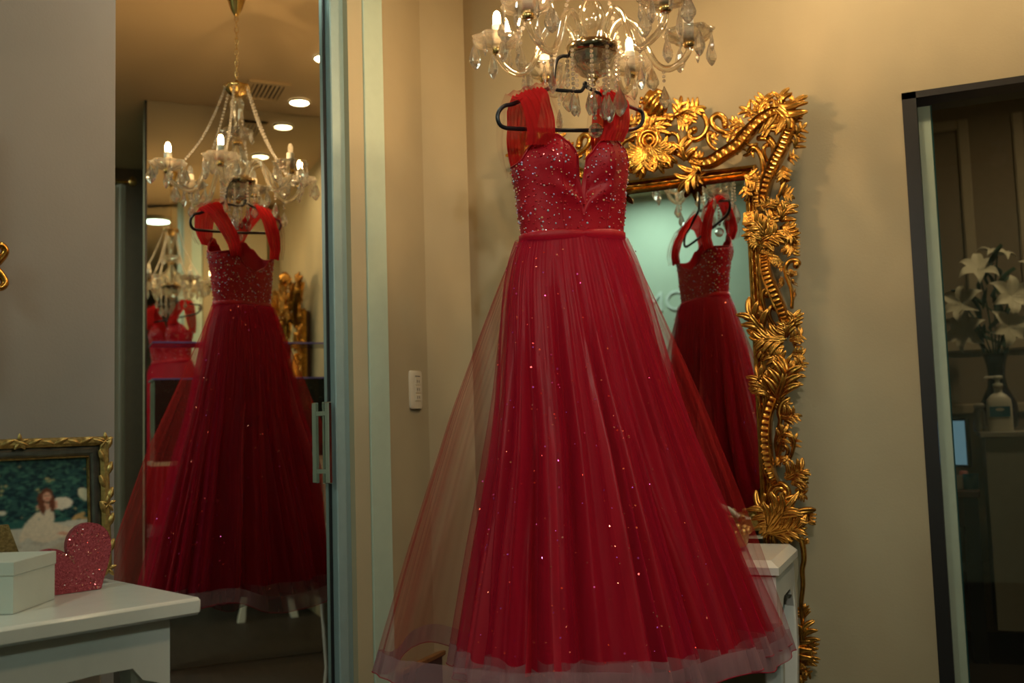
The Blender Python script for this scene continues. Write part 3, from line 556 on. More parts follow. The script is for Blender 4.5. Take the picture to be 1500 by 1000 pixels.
LM = [leaf_master(.5, .9, 3), leaf_master(-.5, -.6, 2), leaf_master(.25, -.9, 3), leaf_master(-.3, .7, 2)]
rnd = random.Random(3)
def leaf(b, t, w, side, k, out=0):
    bx, bz = b; tx, tz = t; bx -= (tx-bx)*.14; bz -= (tz-bz)*.14; L = sqrt((tx-bx)**2+(tz-bz)**2)*1.06; a = atan2(tx-bx, tz-bz)
    w = max(w*1.9*L, .030)/L
    mx = Matrix.Translation((bx*side, -out, bz-.36)) @ Matrix.Rotation(a*side, 4, 'Y') @ Matrix.Diagonal((side*w*L, max(.75*L, .036), L, 1))
    inst('acanthus_leaf', LM[k % 4], g, mx)
for k, (b, t, w) in enumerate(LEAVES):
    out = rnd.uniform(-.008, .016); kk = rnd.randrange(4)
    for side in (1, -1): leaf(b, t, w, side, kk, out)
for k, (b, t, w) in enumerate(FAN):
    leaf(b, t, w*1.2, 1, k, .012)
    if k: leaf(b, t, w*1.2, -1, k, .012)
def band(path, side, w0, out0):
    """ribbed channel scroll: two raised edges and a cross-ribbed hollow"""
    P = smoothpath([(x*side, 0, z) for x, z in path], 7); n = len(P); rows = []
    for i in range(n):
        t = i/(n-1); d_ = P[min(i+1, n-1)]-P[max(i-1, 0)]; nx = Vector((d_.z, 0, -d_.x)).normalized()
        w = w0*(.72+.28*sin(pi*t)); arch = out0+.022*sin(pi*t)
        rib = .0045 if i % 3 == 0 else 0.0
        row = []
        for s, h in ((-1.02, -.035), (-1, .006), (-.86, .013), (-.62, .010), (-.52, .001+rib*.5), (0, -.001+rib), (.52, .001+rib*.5), (.62, .010), (.86, .013), (1, .006), (1.02, -.035)):
            q = P[i]+nx*s*w; row.append(gp(q.x, q.z, arch+h))
        rows.append(row)
    return MB().grid(rows)
for pth in STEMS:
    for side in (1, -1): part('ribbed_scroll', band(pth, side, .0175, .018), 'gold', g, None)
def tendril(path, side, r):
    P = smoothpath([(x*side, 0, z) for x, z in path], 6); n = len(P)
    return MB().tube([gp(q.x, q.z, .004+.010*sin(pi*i/(n-1))) for i, q in enumerate(P)], [r*(1.25-.55*i/(n-1) if i < n*.8 else .75) for i in range(n)], 8)
for k, pth in enumerate(TENDRILS):
    for side in (1, -1):
        part('scroll', tendril(pth, side, .0095 if k in (11, 13, 14) else .0072), 'gold', g, True)
        if k in (0, 1, 2, 11, 13, 14, 15):
            x, z = pth[0]; c = gp(x*side, z, .012)
            part('scroll_eye', MB().lathe([(.001, -.012), (.008, -.009), (.011, 0), (.008, .009), (.001, .012)], c, 10), 'gold', g, True)
# rosette, its petals and the gadrooned ball of the crest
rc = gp(.0, 2.013, .03)
def ring(c, R, r, seg=28, ss=8):
    return [[(c[0]+(R+r*cos(2*pi*j/ss))*cos(2*pi*i/seg), c[1]-r*sin(2*pi*j/ss), c[2]+(R+r*cos(2*pi*j/ss))*sin(2*pi*i/seg)) for j in range(ss)] for i in range(seg)]
part('rosette', MB().grid(ring(rc, .030, .006), True, True).grid(ring(rc, .019, .004), True, True).grid([[(rc.x+r*cos(2*pi*i/20), rc.y+.004-h, rc.z+r*sin(2*pi*i/20)) for i in range(20)] for r, h in ((.034, -.02), (.034, 0), (.022, .001), (.012, .006), (.008, .014), (.001, .016))], close_v=True), 'gold', g, True)
for k in range(18):
    a = 2*pi*k/18
    leaf((.030*cos(a), 2.013+.030*sin(a)), (.043*cos(a), 2.013+.043*sin(a)), .8, 1, k, .018)
bc = gp(.028, 2.128, .03); rows = []
for i in range(21):
    th = pi*i/20; row = []
    for j in range(60):
        ph = 2*pi*j/60; r = .043*(1+.17*cos(6*(ph+th*1.1))*sin(th))
        row.append((bc.x+r*cos(th)*.95, bc.y-r*sin(th)*cos(ph)*.8, bc.z+r*sin(th)*sin(ph)))
    rows.append(row)
part('crest_ball', MB().grid(rows, close_v=True), 'gold', g, True)
for side in (-1, 1):
    for (b, t, w) in (((.01, 2.05), (.05, 2.10), .5), ((.005, 2.06), (.012, 2.13), .4), ((.03, 2.04), (.075, 2.075), .5), ((.02, 1.97), (.045, 1.99), .6)): leaf(b, t, w, side, 1, .012)
for k in range(7): part('crest_bead', MB().lathe([(.001, -.006), (.005, -.004), (.006, 0), (.005, .004), (.001, .006)], gp(-.012-.003*k, 2.145-.013*k, .05), 8), 'gold', g, True)
# bottom edge scrollwork, mostly behind the console
for side in (1, -1):
    part('ribbed_scroll', band([(.36, .47), (.30, .43), (.22, .41), (.13, .42), (.05, .45)], side, .017, .01), 'gold', g, None)
    for b, t in (((.36, .47), (.40, .40)), ((.33, .44), (.33, .38)), ((.24, .42), (.22, .37)), ((.10, .43), (.08, .38)), ((.03, .45), (.0, .38))): leaf(b, t, .5, side, 0)

# ------------------------------------------------------------------ white console below the mirror
CX0, CX1, CY0, CY1, CZ = -1.195, -.402, 2.655, 3.03, .75
d = thing('console_table', 'glossy white console table standing under the gilt mirror', 'table', (GX, 2.84, 0))
cb = .022
part('table_top', MB().add([(CX0, CY0, CZ-.035), (CX1, CY0, CZ-.035), (CX1, CY1, CZ-.035), (CX0, CY1, CZ-.035), (CX0, CY0, CZ-.016), (CX1, CY0, CZ-.016), (CX1, CY1, CZ-.016), (CX0, CY1, CZ-.016), (CX0+cb, CY0+cb, CZ), (CX1-cb, CY0+cb, CZ), (CX1-cb, CY1, CZ), (CX0+cb, CY1, CZ)],
     [(3, 2, 1, 0), (8, 9, 10, 11)]+[(i, (i+1) % 4, 4+(i+1) % 4, 4+i) for i in range(4)]+[(4+i, 4+(i+1) % 4, 8+(i+1) % 4, 8+i) for i in range(4)]), 'white', d)
def apron_profile(L, top, drop, leg):
    """board with an ogee-cut lower edge between two legs"""
    p = [(0, top), (L, top), (L, top-drop-.10), (L-leg, top-drop-.10)]
    n = 8
    a = [(L-leg-.004, top-drop-.05), (L-leg-.03, top-drop-.012), (L-leg-.05, top-drop-.006), (L-leg-.055, top-drop+.004), (L-leg-.075, top-drop+.012)]
    return p+a+[(L-x, z) for x, z in reversed(a)]+[(leg, top-drop-.10), (0, top-drop-.10)]
part('front_apron', MB().prism(apron_profile(CX1-CX0-.02, CZ-.0355, .13, .055), CY0+.010, CY0+.030, lambda x, z, q: (CX0+.01+x, q, z)), 'white', d)
for xx in (CX0+.010, CX1-.030):
    part('side_apron', MB().prism(apron_profile(CY1-CY0-.05, CZ-.0355, .085, .035), xx, xx+.020, lambda x, z, q: (q, CY0+.0305+x, z)), 'white', d)
def cab_leg(c, dx, dy, z1, w=.026):
    rows = []
    for t in (0, .04, .1, .25, .45, .65, .8, .92, 1):
        z = z1*t; o = .028*sin(pi*(1-t)*.9)*.2+.022*(max(0, .25-t)/.25)**1.5-.006*sin(2*pi*t); ww = w*(.62+.38*t**.8)+(.006 if t < .06 else 0)
        cx, cy = c[0]+dx*o, c[1]+dy*o
        rows.append([(cx+a*ww+(-dx)*(ww-w)*0, cy+b*ww, z) for a, b in ((-1, -.8), (-.8, -1), (.8, -1), (1, -.8), (1, .8), (.8, 1), (-.8, 1), (-1, .8))])
    mb = MB().grid(rows, close_v=True); mb.f.append(tuple(range(7, -1, -1))); mb.f.append(tuple(range(len(mb.v)-8, len(mb.v)))); return mb
for x, dx in ((CX0+.04, -1), (CX1-.04, 1)):
    for y, dy in ((CY0+.06, -1), (CY1-.045, 1)): part('leg', cab_leg((x, y), dx, dy, CZ-.036), 'white', d, None)
# gold tray and a white dish on the console
d = thing('gold_tray', 'gold filigree-rimmed tray on the white console', 'tray', (-.645, 2.855, CZ))
tr_ = (-.645, 2.855)
part('tray_base', MB().lathe([(.11, .012), (.125, .014), (.13, .018), (.12, .018), (.01, .018)], (*tr_, CZ), 32), 'goldd', d, True)
part('tray_rim', MB().lathe([(.128, .016), (.132, .03), (.136, .052), (.130, .052), (.126, .03), (.122, .018)], (*tr_, CZ), 64, wob=lambda a, r: 1+.006*sin(22*a), cap=False), 'goldd', d, None)
for k in range(22):
    a = 2*pi*k/22; part('rim_scroll', MB().lathe([(.002, 0), (.009, .004), (.011, .012), (.007, .018), (.002, .02)], (tr_[0]+.134*cos(a), tr_[1]+.134*sin(a), CZ+.046), 8), 'goldd', d, True)
for k in range(4): part('foot', MB().lathe([(.008, 0), (.011, .006), (.006, .013)], (tr_[0]+.1*cos(k*pi/2+.8), tr_[1]+.1*sin(k*pi/2+.8), CZ), 10), 'goldd', d, True)
# white high-heeled shoe on the tray
sh = []
c0 = Vector((-.635, 2.865, CZ+.0185))
for i in range(15):
    t = i/14; x = -.10+.20*t; w = interp([(0, .020), (.2, .027), (.5, .020), (.75, .033), (.93, .022), (1, .004)], t)
    zb = interp([(0, .055), (.2, .050), (.5, .022), (.68, .003), (1, .001)], t); zt = interp([(0, .095), (.1, .098), (.4, .066), (.62, .035), (.75, .030), (.95, .016), (1, .008)], t)
    sh.append([c0+Vector((x, w*cos(a), zb+(zt-zb)*(.5+.5*sin(a)))) for a in [2*pi*k/12 for k in range(12)]])
o = thing('white_shoe', 'pale heeled shoe standing on the gold tray', 'shoe', c0)
mb = MB().grid(sh, close_v=True); mb.f.append(tuple(range(12))); mb.f.append(tuple(range(len(mb.v)-12, len(mb.v))))
part('upper', mb, 'box', o, True)
part('heel', MB().tube([c0+Vector((-.088, 0, .062)), c0+Vector((-.092, 0, .03)), c0+Vector((-.094, 0, .0))], [.013, .007, .005], 10), 'box', o, True)

# ------------------------------------------------------------------ white table by the angled wall, with its things
TZ = .80; S0, S1, W0, W1 = .28, .988, -2.30, -1.860
d = thing('side_table', 'white side table with a rounded top edge by the left wall', 'table', sw((S0+S1)/2, (W0+W1)/2))
part('table_top', MB().box((S0, W0, TZ-.034), (S1, W1, TZ), AX1, bev=.006), 'white', d, None)
def pr1(x, z, q): return sw(x, q, z)
ap = [(S0+.03, TZ-.0345), (S1-.05, TZ-.0345), (S1-.05, TZ-.165), (S1-.105, TZ-.145)]
ap += [(S1-.105-.02*k, TZ-.120+.0008*k*k*0-.0*k) for k in range(1, 3)]+[(S1-.17-.03*k, TZ-.117-.002*k) for k in range(1, 5)]+[(S0+.2, TZ-.14), (S0+.12, TZ-.15), (S0+.09, TZ-.165), (S0+.03, TZ-.165)]
part('front_apron', MB().prism(ap, W1-.035, W1-.055, pr1), 'white', d)
part('side_apron', MB().prism([(W0+.03, TZ-.0345), (W1-.0555, TZ-.0345), (W1-.0555, TZ-.15), (W1-.11, TZ-.12), (W0+.09, TZ-.12), (W0+.03, TZ-.15)], S1-.07, S1-.0505, lambda x, z, q: sw(q, x, z)), 'white', d)
for s_, ds in ((S0+.06, -1), (S1-.085, 1)):
    for w_, dw in ((W0+.06, -1), (W1-.085, 1)):
        rows = []
        for t in (0, .06, .15, .3, .5, .7, .8, .9, 1):
            z = (TZ-.0355)*t; o = interp([(0, .05), (.12, .035), (.4, -.005), (.7, .012), (.85, .0), (1, 0)], t); h_ = interp([(0, .018), (.1, .016), (.5, .02), (.8, .033), (1, .035)], t)
            rows.append([sw(s_+ds*o+a*h_, w_+dw*o*.6+b*h_*.9, z) for a, b in ((-1, -.8), (-.8, -1), (.8, -1), (1, -.8), (1, .8), (.8, 1), (-.8, 1), (-1, .8))])
        mb = MB().grid(rows, close_v=True); mb.f.append(tuple(range(7, -1, -1))); mb.f.append(tuple(range(len(mb.v)-8, len(mb.v))))
        part('leg', mb, 'white', d, None)
# framed photograph, leaning back a little against its strut
FW = -2.235; F0, F1, FZ0, FZ1 = .50, .966, TZ+.020, 1.124
tilt = radians(4)
def fp(x, z, q=0):                    # x along the wall, z up the frame, q out of its face
    zz = z-FZ0; return sw(x, FW - zz*sin(tilt) + q*cos(tilt), FZ0+zz*cos(tilt)+q*sin(tilt))
d = thing('photo_frame', 'gilt picture frame with a garden portrait, standing on the white side table', 'picture frame', sw(.73, FW, TZ))
def frame_ring(o0, o1, q0, q1, m, name):
    pts = [(F0, FZ0, 1, 1), (F1, FZ0, -1, 1), (F1, FZ1, -1, -1), (F0, FZ1, 1, -1)]
    for k in range(4):
        a, b = pts[k], pts[(k+1) % 4]
        rows = []
        for p_ in (a, b):
            rows.append([fp(p_[0]+p_[2]*o, p_[1]+p_[3]*o, q) for o, q in ((o0, -.012), (o0, q0*.6), (o0+(o1-o0)*.25, q0), (o0+(o1-o0)*.7, (q0+q1)/2+.003), (o1, q1), (o1, -.012))])
        part(name, MB().grid(rows), m, d, None)
frame_ring(0, .020, .016, .010, 'goldd', 'gilt_rail')
frame_ring(.020, .042, .008, .001, mat('grey_glass_band', (.10, .10, .085), .12, metal=.4, var=.3), 'glass_band')
frame_ring(.0415, .046, .004, .003, 'goldd', 'gilt_sight_edge')
part('back_board', MB().add([fp(x, z, q) for q in (-.02, -.012) for x, z in ((F0, FZ0), (F1, FZ0), (F1, FZ1), (F0, FZ1))], [(0, 1, 2, 3), (4, 5, 6, 7), (0, 1, 5, 4), (1, 2, 6, 5), (2, 3, 7, 6), (3, 0, 4, 7)]), 'woodd', d)
lf = bpy.data.meshes.new('rail_leaf'); r_ = MB().grid([[(s*.0075*sin(pi*(.1+.8*t)), -.006*(1-s*s)-.003*sin(pi*t), t*.03) for s in (-1, -.5, 0, .5, 1)] for t in (0, .25, .5, .75, 1)])
lf.from_pydata(r_.v, [], r_.f); lf.shade_smooth(); lf.materials.append(M['goldd'])
bl = d.location
fx = T1; fz = (ZV*cos(tilt)-R1*sin(tilt)); fq = (R1*cos(tilt)+ZV*sin(tilt))
def fm(x, z, q, ang):
    m = Matrix.Identity(4)
    for j, v in enumerate((fx, -fq, fz)):
        for i in range(3): m[i][j] = v[i]
    m.translation = fp(x, z, q)-bl; return m @ Matrix.Rotation(ang, 4, 'Y')
for k in range(16):
    for z in (FZ1-.010, FZ0+.010): inst('rail_leaf', lf, d, fm(F0+.015+k*.0275, z+(.004 if k % 2 else -.003), .012, pi/2+(.35 if k % 2 else -.35)))
for k in range(10):
    for x in (F0+.010, F1-.010): inst('rail_leaf', lf, d, fm(x+(.004 if k % 2 else -.003), FZ0+.018+k*.0285, .012, .35 if k % 2 else -.35))
for x, z in ((F0+.01, FZ1-.01), (F1-.01, FZ1-.01), (F0+.01, FZ0+.01), (F1-.01, FZ0+.01), ((F0+F1)/2+.04, FZ1-.008), (F1-.008, (FZ0+FZ1)/2)):
    for a in range(5): inst('corner_leaf', lf, d, fm(x, z, .014, a*2*pi/5) @ Matrix.Scale(.62, 4))
for x in (F0+.03, F1-.03): part('foot', MB().add([fp(x+a, FZ0+b, q) for q in (-.010, .006) for a, b in ((-.012, 0), (.012, 0), (.008, -.0165), (-.008, -.0165))], [(0, 1, 2, 3), (4, 5, 6, 7), (0, 1, 5, 4), (1, 2, 6, 5), (2, 3, 7, 6), (3, 0, 4, 7)]), 'goldd', d)
# the print itself: one flat sheet, its picture held as corner colours
PX0, PX1, PZ0, PZ1 = F0+.045, F1-.045, FZ0+.045, FZ1-.045
NX, NZ = 150, 96
def ell(x, z, cx, cz, rx, rz, a=0):
    dx, dz = x-cx, z-cz; c, s = cos(a), sin(a); dx, dz = dx*c+dz*s, -dx*s+dz*c
    return (dx/rx)**2+(dz/rz)**2 < 1
pr = random.Random(11)
FOL = [[(.012, .045, .05) if j/NZ >= .40 else (.02, .085, .075) for i in range(NX)] for j in range(NZ)]
for _ in range(1500):                  # leaves of the garden behind
    bx_, bz_, a, q = pr.random(), .40+.60*pr.random(), pr.random()*3, pr.random(); rx, rz = .008+.022*pr.random(), .005+.010*pr.random()
    if bx_ < .42 and bz_ > .60: c = (.36*q, .21*q, .06*q) if q > .45 else (.05, .07, .03)
    else: c = (.30, .27, .13) if q > .975 else (.035, .11, .085) if q > .72 else (.02, .065, .06) if q > .4 else (.005, .02, .028)
    for j in range(max(0, int((bz_-.04)*NZ)), min(NZ, int((bz_+.04)*NZ)+1)):
        for i in range(max(0, int((bx_-.04)*NX)), min(NX, int((bx_+.04)*NX)+1)):
            if ell((i+.5)/NX, (j+.5)/NZ, bx_, bz_, rx, rz, a): FOL[j][i] = c
def photo(x, z):
    """x from the right edge leftwards measured 0..1 across the sheet, z up"""
    c = FOL[min(NZ-1, int(z*NZ))][max(0, min(NX-1, int((x+.085)*NX)))]
    if ell(x, z, .90, .62, .035, .075, .3) and z > .55: c = (.48, .46, .33)
    if ell(x, z, .44, .49, .025, .022): c = (.46, .44, .36)
    if ell(x, z, .86, .40, .05, .02, .7) or ell(x, z, .90, .37, .05, .015, -.6): c = (.40, .25, .10)
    # blanket
    if z < .345+.02*sin(9*x) and z > .085+.03*sin(5*x+1) and x > .35: c = (.46, .43, .36) if sin(40*x+25*z)+sin(63*z-9*x) > -.7 else (.38, .34, .28)
    # woman in a pale dress
    S_, D_, Hc = (.52, .27, .19), (.56, .47, .36), (.11, .035, .018)
    if ell(x, z, .675, .27, .105, .10) or ell(x, z, .755, .255, .10, .060, -.15) or ell(x, z, .63, .30, .075, .10, .4): c = D_
    if ell(x, z, .680, .42, .042, .10): c = D_
    if ell(x, z, .585, .33, .03, .15, -.35): c = D_
    if ell(x, z, .79, .235, .055, .018, -.25): c = S_
    if ell(x, z, .672, .525, .048, .035): c = S_
    if ell(x, z, .765, .545, .062, .062): c = (.60, .53, .43)
    if ell(x, z, .725, .535, .02, .045): c = S_
    if ell(x, z, .682, .63, .036, .075) or ell(x, z, .652, .55, .018, .11, .1) or ell(x, z, .712, .55, .016, .085): c = Hc
    if ell(x, z, .684, .620, .0215, .050): c = S_
    if ell(x, z, .676, .632, .005, .006) or ell(x, z, .692, .632, .005, .006): c = (.10, .04, .03)
    if ell(x, z, .684, .598, .008, .006): c = (.40, .08, .07)
    k = pr.uniform(.86, 1.14); return (c[0]*k, c[1]*k, c[2]*k)
me = bpy.data.meshes.new('photo_print'); vs = []; fs = []; cols = []
for j in range(NZ+1):
    for i in range(NX+1): vs.append(fp(PX0+(PX1-PX0)*i/NX, PZ0+(PZ1-PZ0)*j/NZ, -.004)-bl)
for j in range(NZ):
    for i in range(NX):
        fs.append((j*(NX+1)+i, j*(NX+1)+i+1, (j+1)*(NX+1)+i+1, (j+1)*(NX+1)+i)); cols.append(tuple(1.45*q for q in photo((i+.5)/NX-.085, (j+.5)/NZ)))
for _ in range(2):                 # soften the drawing like a photograph
    cols = [tuple(sum(cols[jj*NX+ii][q]*w for jj, ii, w in ((j, i, .4), (max(j-1, 0), i, .15), (min(j+1, NZ-1), i, .15), (j, max(i-1, 0), .15), (j, min(i+1, NX-1), .15))) for q in range(3)) for j in range(NZ) for i in range(NX)]
me.from_pydata(vs, [], fs); ca = me.color_attributes.new('print', 'FLOAT_COLOR', 'CORNER')
for k, c in enumerate(cols):
    for q in range(4): ca.data[k*4+q].color = (*c, 1)
pm, nt, N, L, p = nodes('photo_print'); at_ = N.new('ShaderNodeAttribute'); at_.attribute_name = 'print'; L.new(at_.outputs['Color'], p.inputs['Base Color']); p.inputs['Roughness'].default_value = .25
me.materials.append(pm); o = bpy.data.objects.new('photo_print', me); COL.objects.link(o); o.parent = d; o['label'] = 'garden photograph of a person in a pale dress sitting on a blanket'
# glitter heart
hp_ = []
for k in range(48):
    t = 2*pi*k/48; hp_.append((16*sin(t)**3/17., (13*cos(t)-5*cos(2*t)-2*cos(3*t)-cos(4*t))/17.))
HS, HWd, HR = .856, -2.150, radians(30)
hd_ = []
for x, z in hp_:
    x2, z2 = x*.100*cos(HR)-z*.100*sin(HR), x*.100*sin(HR)+z*.100*cos(HR); hd_.append((HS+x2, z2))
zb = min(z for x, z in hd_); cut = zb+.036
hd_ = [(x, max(z, cut)) for x, z in hd_]
hd_ = [(x, z-cut+TZ+.001) for x, z in hd_]
d = thing('glitter_heart', 'red glitter heart standing on the white side table before the portrait', 'heart', sw(HS, HWd, TZ))
def hextr(poly, q0, q1): return MB().prism(poly, q0, q1, lambda x, z, q: sw(x, HWd+q-(z-TZ)*.10, z))
part('heart_body', hextr(hd_, -.007, .007), 'heart', d)
rg = random.Random(5); mb = MB(); cxm = sum(x for x, z in hd_)/48; czm = sum(z for x, z in hd_)/48
for _ in range(260):
    k = rg.randrange(48); u = sqrt(rg.random())*.95; x = cxm+(hd_[k][0]-cxm)*u; z = czm+(hd_[k][1]-czm)*u
    c = sw(x, HWd+.0078-(z-TZ)*.10, z); s_ = rg.uniform(.0007, .0018); a = rg.random()*3; n_ = (R1+T1*rg.uniform(-.6, .6)+ZV*rg.uniform(-.4, .7)).normalized(); e1 = n_.cross(ZV).normalized(); e2 = n_.cross(e1)
    mb.add([c+(e1*cos(a+q*pi/2)+e2*sin(a+q*pi/2))*s_ for q in range(4)], [(0, 1, 2, 3)])
part('glitter_flakes', mb, islands('glitter_flakes', [(.9, .45, .42), (.7, .12, .14), (.95, .7, .65)], .15, .9), d, kind='stuff')
# white card box and a gold glitter stand
BR = radians(-44); bax = (T1*cos(BR)+R1*sin(BR), R1*cos(BR)-T1*sin(BR), ZV); bo = sw(.676, -1.981, 0)
d = thing('card_box', 'white lidded card box at the left end of the side table', 'box', sw(.70, -2.09, TZ))
part('box_base', MB().box((.002, -.133, TZ+.001), (.165, -.002, TZ+.070), bax, bo), 'box', d)
part('box_lid', MB().box((.0, -.135, TZ+.0705), (.167, .0, TZ+.096), bax, bo, bev=.001), 'box', d)
d = thing('gold_stand', 'dark gold glitter wedge behind the card box', 'ornament', sw(.62, -2.20, TZ))
part('wedge', MB().prism([(.50, TZ+.001), (.79, TZ+.001), (.737, .949), (.56, .949)], -2.204, -2.194, pr1), 'ggold', d)
part('wedge_foot', MB().prism([(.50, TZ+.001), (.60, TZ+.001), (.60, TZ+.012), (.50, TZ+.012)], -2.1935, -2.175, pr1), 'ggold', d)
# edge of another gilt frame hanging on the angled wall
d = thing('gilt_wall_frame', 'gilt carved frame on the left wall, only its scrolled tip in view', 'frame', sw(.60, WW, 1.25))
bo = d.location
mb = MB()
for a, b in (((.36, 1.27), (.40, 1.83)), ((.68, 1.27), (.72, 1.83)), ((.40, 1.27), (.68, 1.31)), ((.40, 1.79), (.68, 1.83))): mb.box((a[0], WW+.001, a[1]), (b[0], WW+.03, b[1]), AX1, bev=.006)
part('frame_rail', mb, 'gold', d, None)
part('pane', MB().box((.40, WW+.001, 1.31), (.68, WW+.008, 1.79), AX1), 'mirrorg', d)
for z0, sg in ((1.536, 1), (1.47, -1)):
    pth = smoothpath([sw(.715, WW+.02, z0-.05*sg), sw(.745, WW+.025, z0-.03*sg), sw(.766, WW+.028, z0), sw(.755, WW+.03, z0+.015*sg), sw(.742, WW+.03, z0+.004*sg), sw(.75, WW+.03, z0-.006*sg)], 5)
    part('scroll', MB().tube(pth, [.010-.004*i/(len(pth)-1) for i in range(len(pth))], 8), 'gold', d, True)

# ------------------------------------------------------------------ crystal chandelier
CC = Vector((-.743, 2.325, 0)); CA = YAW
ch = thing('chandelier', 'six-armed crystal chandelier with candle bulbs and hanging prisms, holding the gown', 'chandelier', (CC.x, CC.y, 1.95))
def cz(prof, seg=20, wob=None): return MB().lathe(prof, CC, seg, wob)
flute = lambda n, k: (lambda a, r: 1+k*cos(n*a))
part('ceiling_canopy', cz([(.006, 2.690), (.012, 2.70), (.020, 2.715), (.030, 2.75), (.042, 2.78), (.042, 2.789)], 20, flute(10, .06)), 'brass', ch, True)
link = bpy.data.meshes.new('chain_link'); P = []
for i in range(14):
    a = 2*pi*i/14; P.append([((.0065+.0016*cos(b))*cos(a), .0016*sin(b), (.0125+.0016*cos(b))*sin(a)) for b in [2*pi*k/5 for k in range(5)]])
mb = MB().grid(P, True, True); link.from_pydata(mb.v, [], mb.f); link.shade_smooth(); link.materials.append(M['brass'])
nl = 12
for k in range(nl):
    z = 2.435+k*(2.692-2.435)/nl+.009
    inst('chain_link', link, ch, Matrix.Translation((0, 0, z-1.95)) @ Matrix.Rotation(pi/2*(k % 2)+.3, 4, 'Z'))
part('top_crown', cz([(.010, 2.375), (.022, 2.380), (.036, 2.395), (.046, 2.412), (.048, 2.420), (.030, 2.416), (.012, 2.425), (.008, 2.440)], 24, flute(8, .08)), 'brass', ch, True)
part('upper_column', cz([(.014, 2.255), (.012, 2.275), (.016, 2.30), (.024, 2.335), (.026, 2.355), (.016, 2.372), (.010, 2.378)], 20, flute(10, .05)), 'crystal2', ch, True)
part('middle_dish', cz([(.012, 2.208), (.030, 2.212), (.050, 2.228), (.058, 2.246), (.054, 2.250), (.030, 2.236), (.012, 2.252)], 24, flute(12, .05)), 'crystal2', ch, True)
part('collar', cz([(.010, 2.196), (.018, 2.199), (.018, 2.205), (.010, 2.208)], 16), 'brass', ch, True)
part('lower_column', cz([(.020, 2.072), (.022, 2.085), (.034, 2.112), (.036, 2.135), (.028, 2.162), (.016, 2.182), (.014, 2.196)], 24, flute(12, .06)), 'crystal2', ch, True)
part('bowl_rim', cz([(.052, 2.038), (.060, 2.042), (.064, 2.050), (.066, 2.060), (.061, 2.064), (.045, 2.066), (.020, 2.072)], 28), 'antique', ch, True)
part('cut_bowl', cz([(.012, 1.982), (.030, 1.988), (.046, 2.003), (.055, 2.022), (.057, 2.037), (.050, 2.037)], 24, flute(12, .03)), 'crystal2', ch, None)
part('finial', cz([(.002, 1.962), (.005, 1.966), (.004, 1.970), (.010, 1.976), (.014, 1.982), (.008, 1.985)], 14), 'brass', ch, True)
# pendant masters: faceted pear, long drop, ball
def pend_mesh(name, prof, seg, flat=1):
    mb = MB().lathe(prof, (0, 0, 0), seg); me = bpy.data.meshes.new(name); me.from_pydata([(x, y*flat, z) for x, y, z in mb.v], [], mb.f)
    bm = bmesh.new(); bm.from_mesh(me); bmesh.ops.recalc_face_normals(bm, faces=bm.faces); bm.to_mesh(me); bm.free()
    me.materials.append(M['crystal']); return me
PEAR = pend_mesh('pear_prism', [(.0006, -.050), (.006, -.046), (.0125, -.036), (.013, -.030), (.0085, -.017), (.003, -.006), (.001, 0)], 8, .55)
DROP = pend_mesh('drop_prism', [(.0006, -.046), (.0055, -.035), (.006, -.030), (.003, -.010), (.001, 0)], 6)
BALL = pend_mesh('crystal_ball', [(.001, -.034), (.008, -.032), (.0145, -.025), (.017, -.017), (.0145, -.009), (.008, -.002), (.001, 0)], 10)
BEAD = [(.0008, -.0058), (.0054, -.0026), (.0054, .0026), (.0008, .0058)]
def strand(path, step=.0128, sc=1.0):
    mb = MB(); P = [Vector(p) for p in path]; acc = 0; last = P[0]; mb.lathe([(r*sc, z*sc) for r, z in BEAD], last, 6)
    for a, b in zip(P, P[1:]):
        L = (b-a).length; t = 0
        while acc + (L-t) >= step:
            t += step-acc; acc = 0; mb.lathe([(r*sc, z*sc) for r, z in BEAD], a+(b-a)*(t/L), 6)
        acc += L-t
    return mb
pr_i = [0]
def pendant(me, pos, sc=1.0, rot=None):
    pr_i[0] += 1
    p = Vector(pos)-ch.location
    inst('prism', me, ch, Matrix.Translation(p) @ Matrix.Rotation(pr_i[0]*1.7 if rot is None else rot, 4, 'Z') @ Matrix.Scale(sc, 4))
ZC = 2.058
arms = [(0, .243, 0), (60, .240, 1), (117, .247, 0), (179, .238, 1), (231, .262, 1), (304, .268, 0)]   # angle, reach, lit
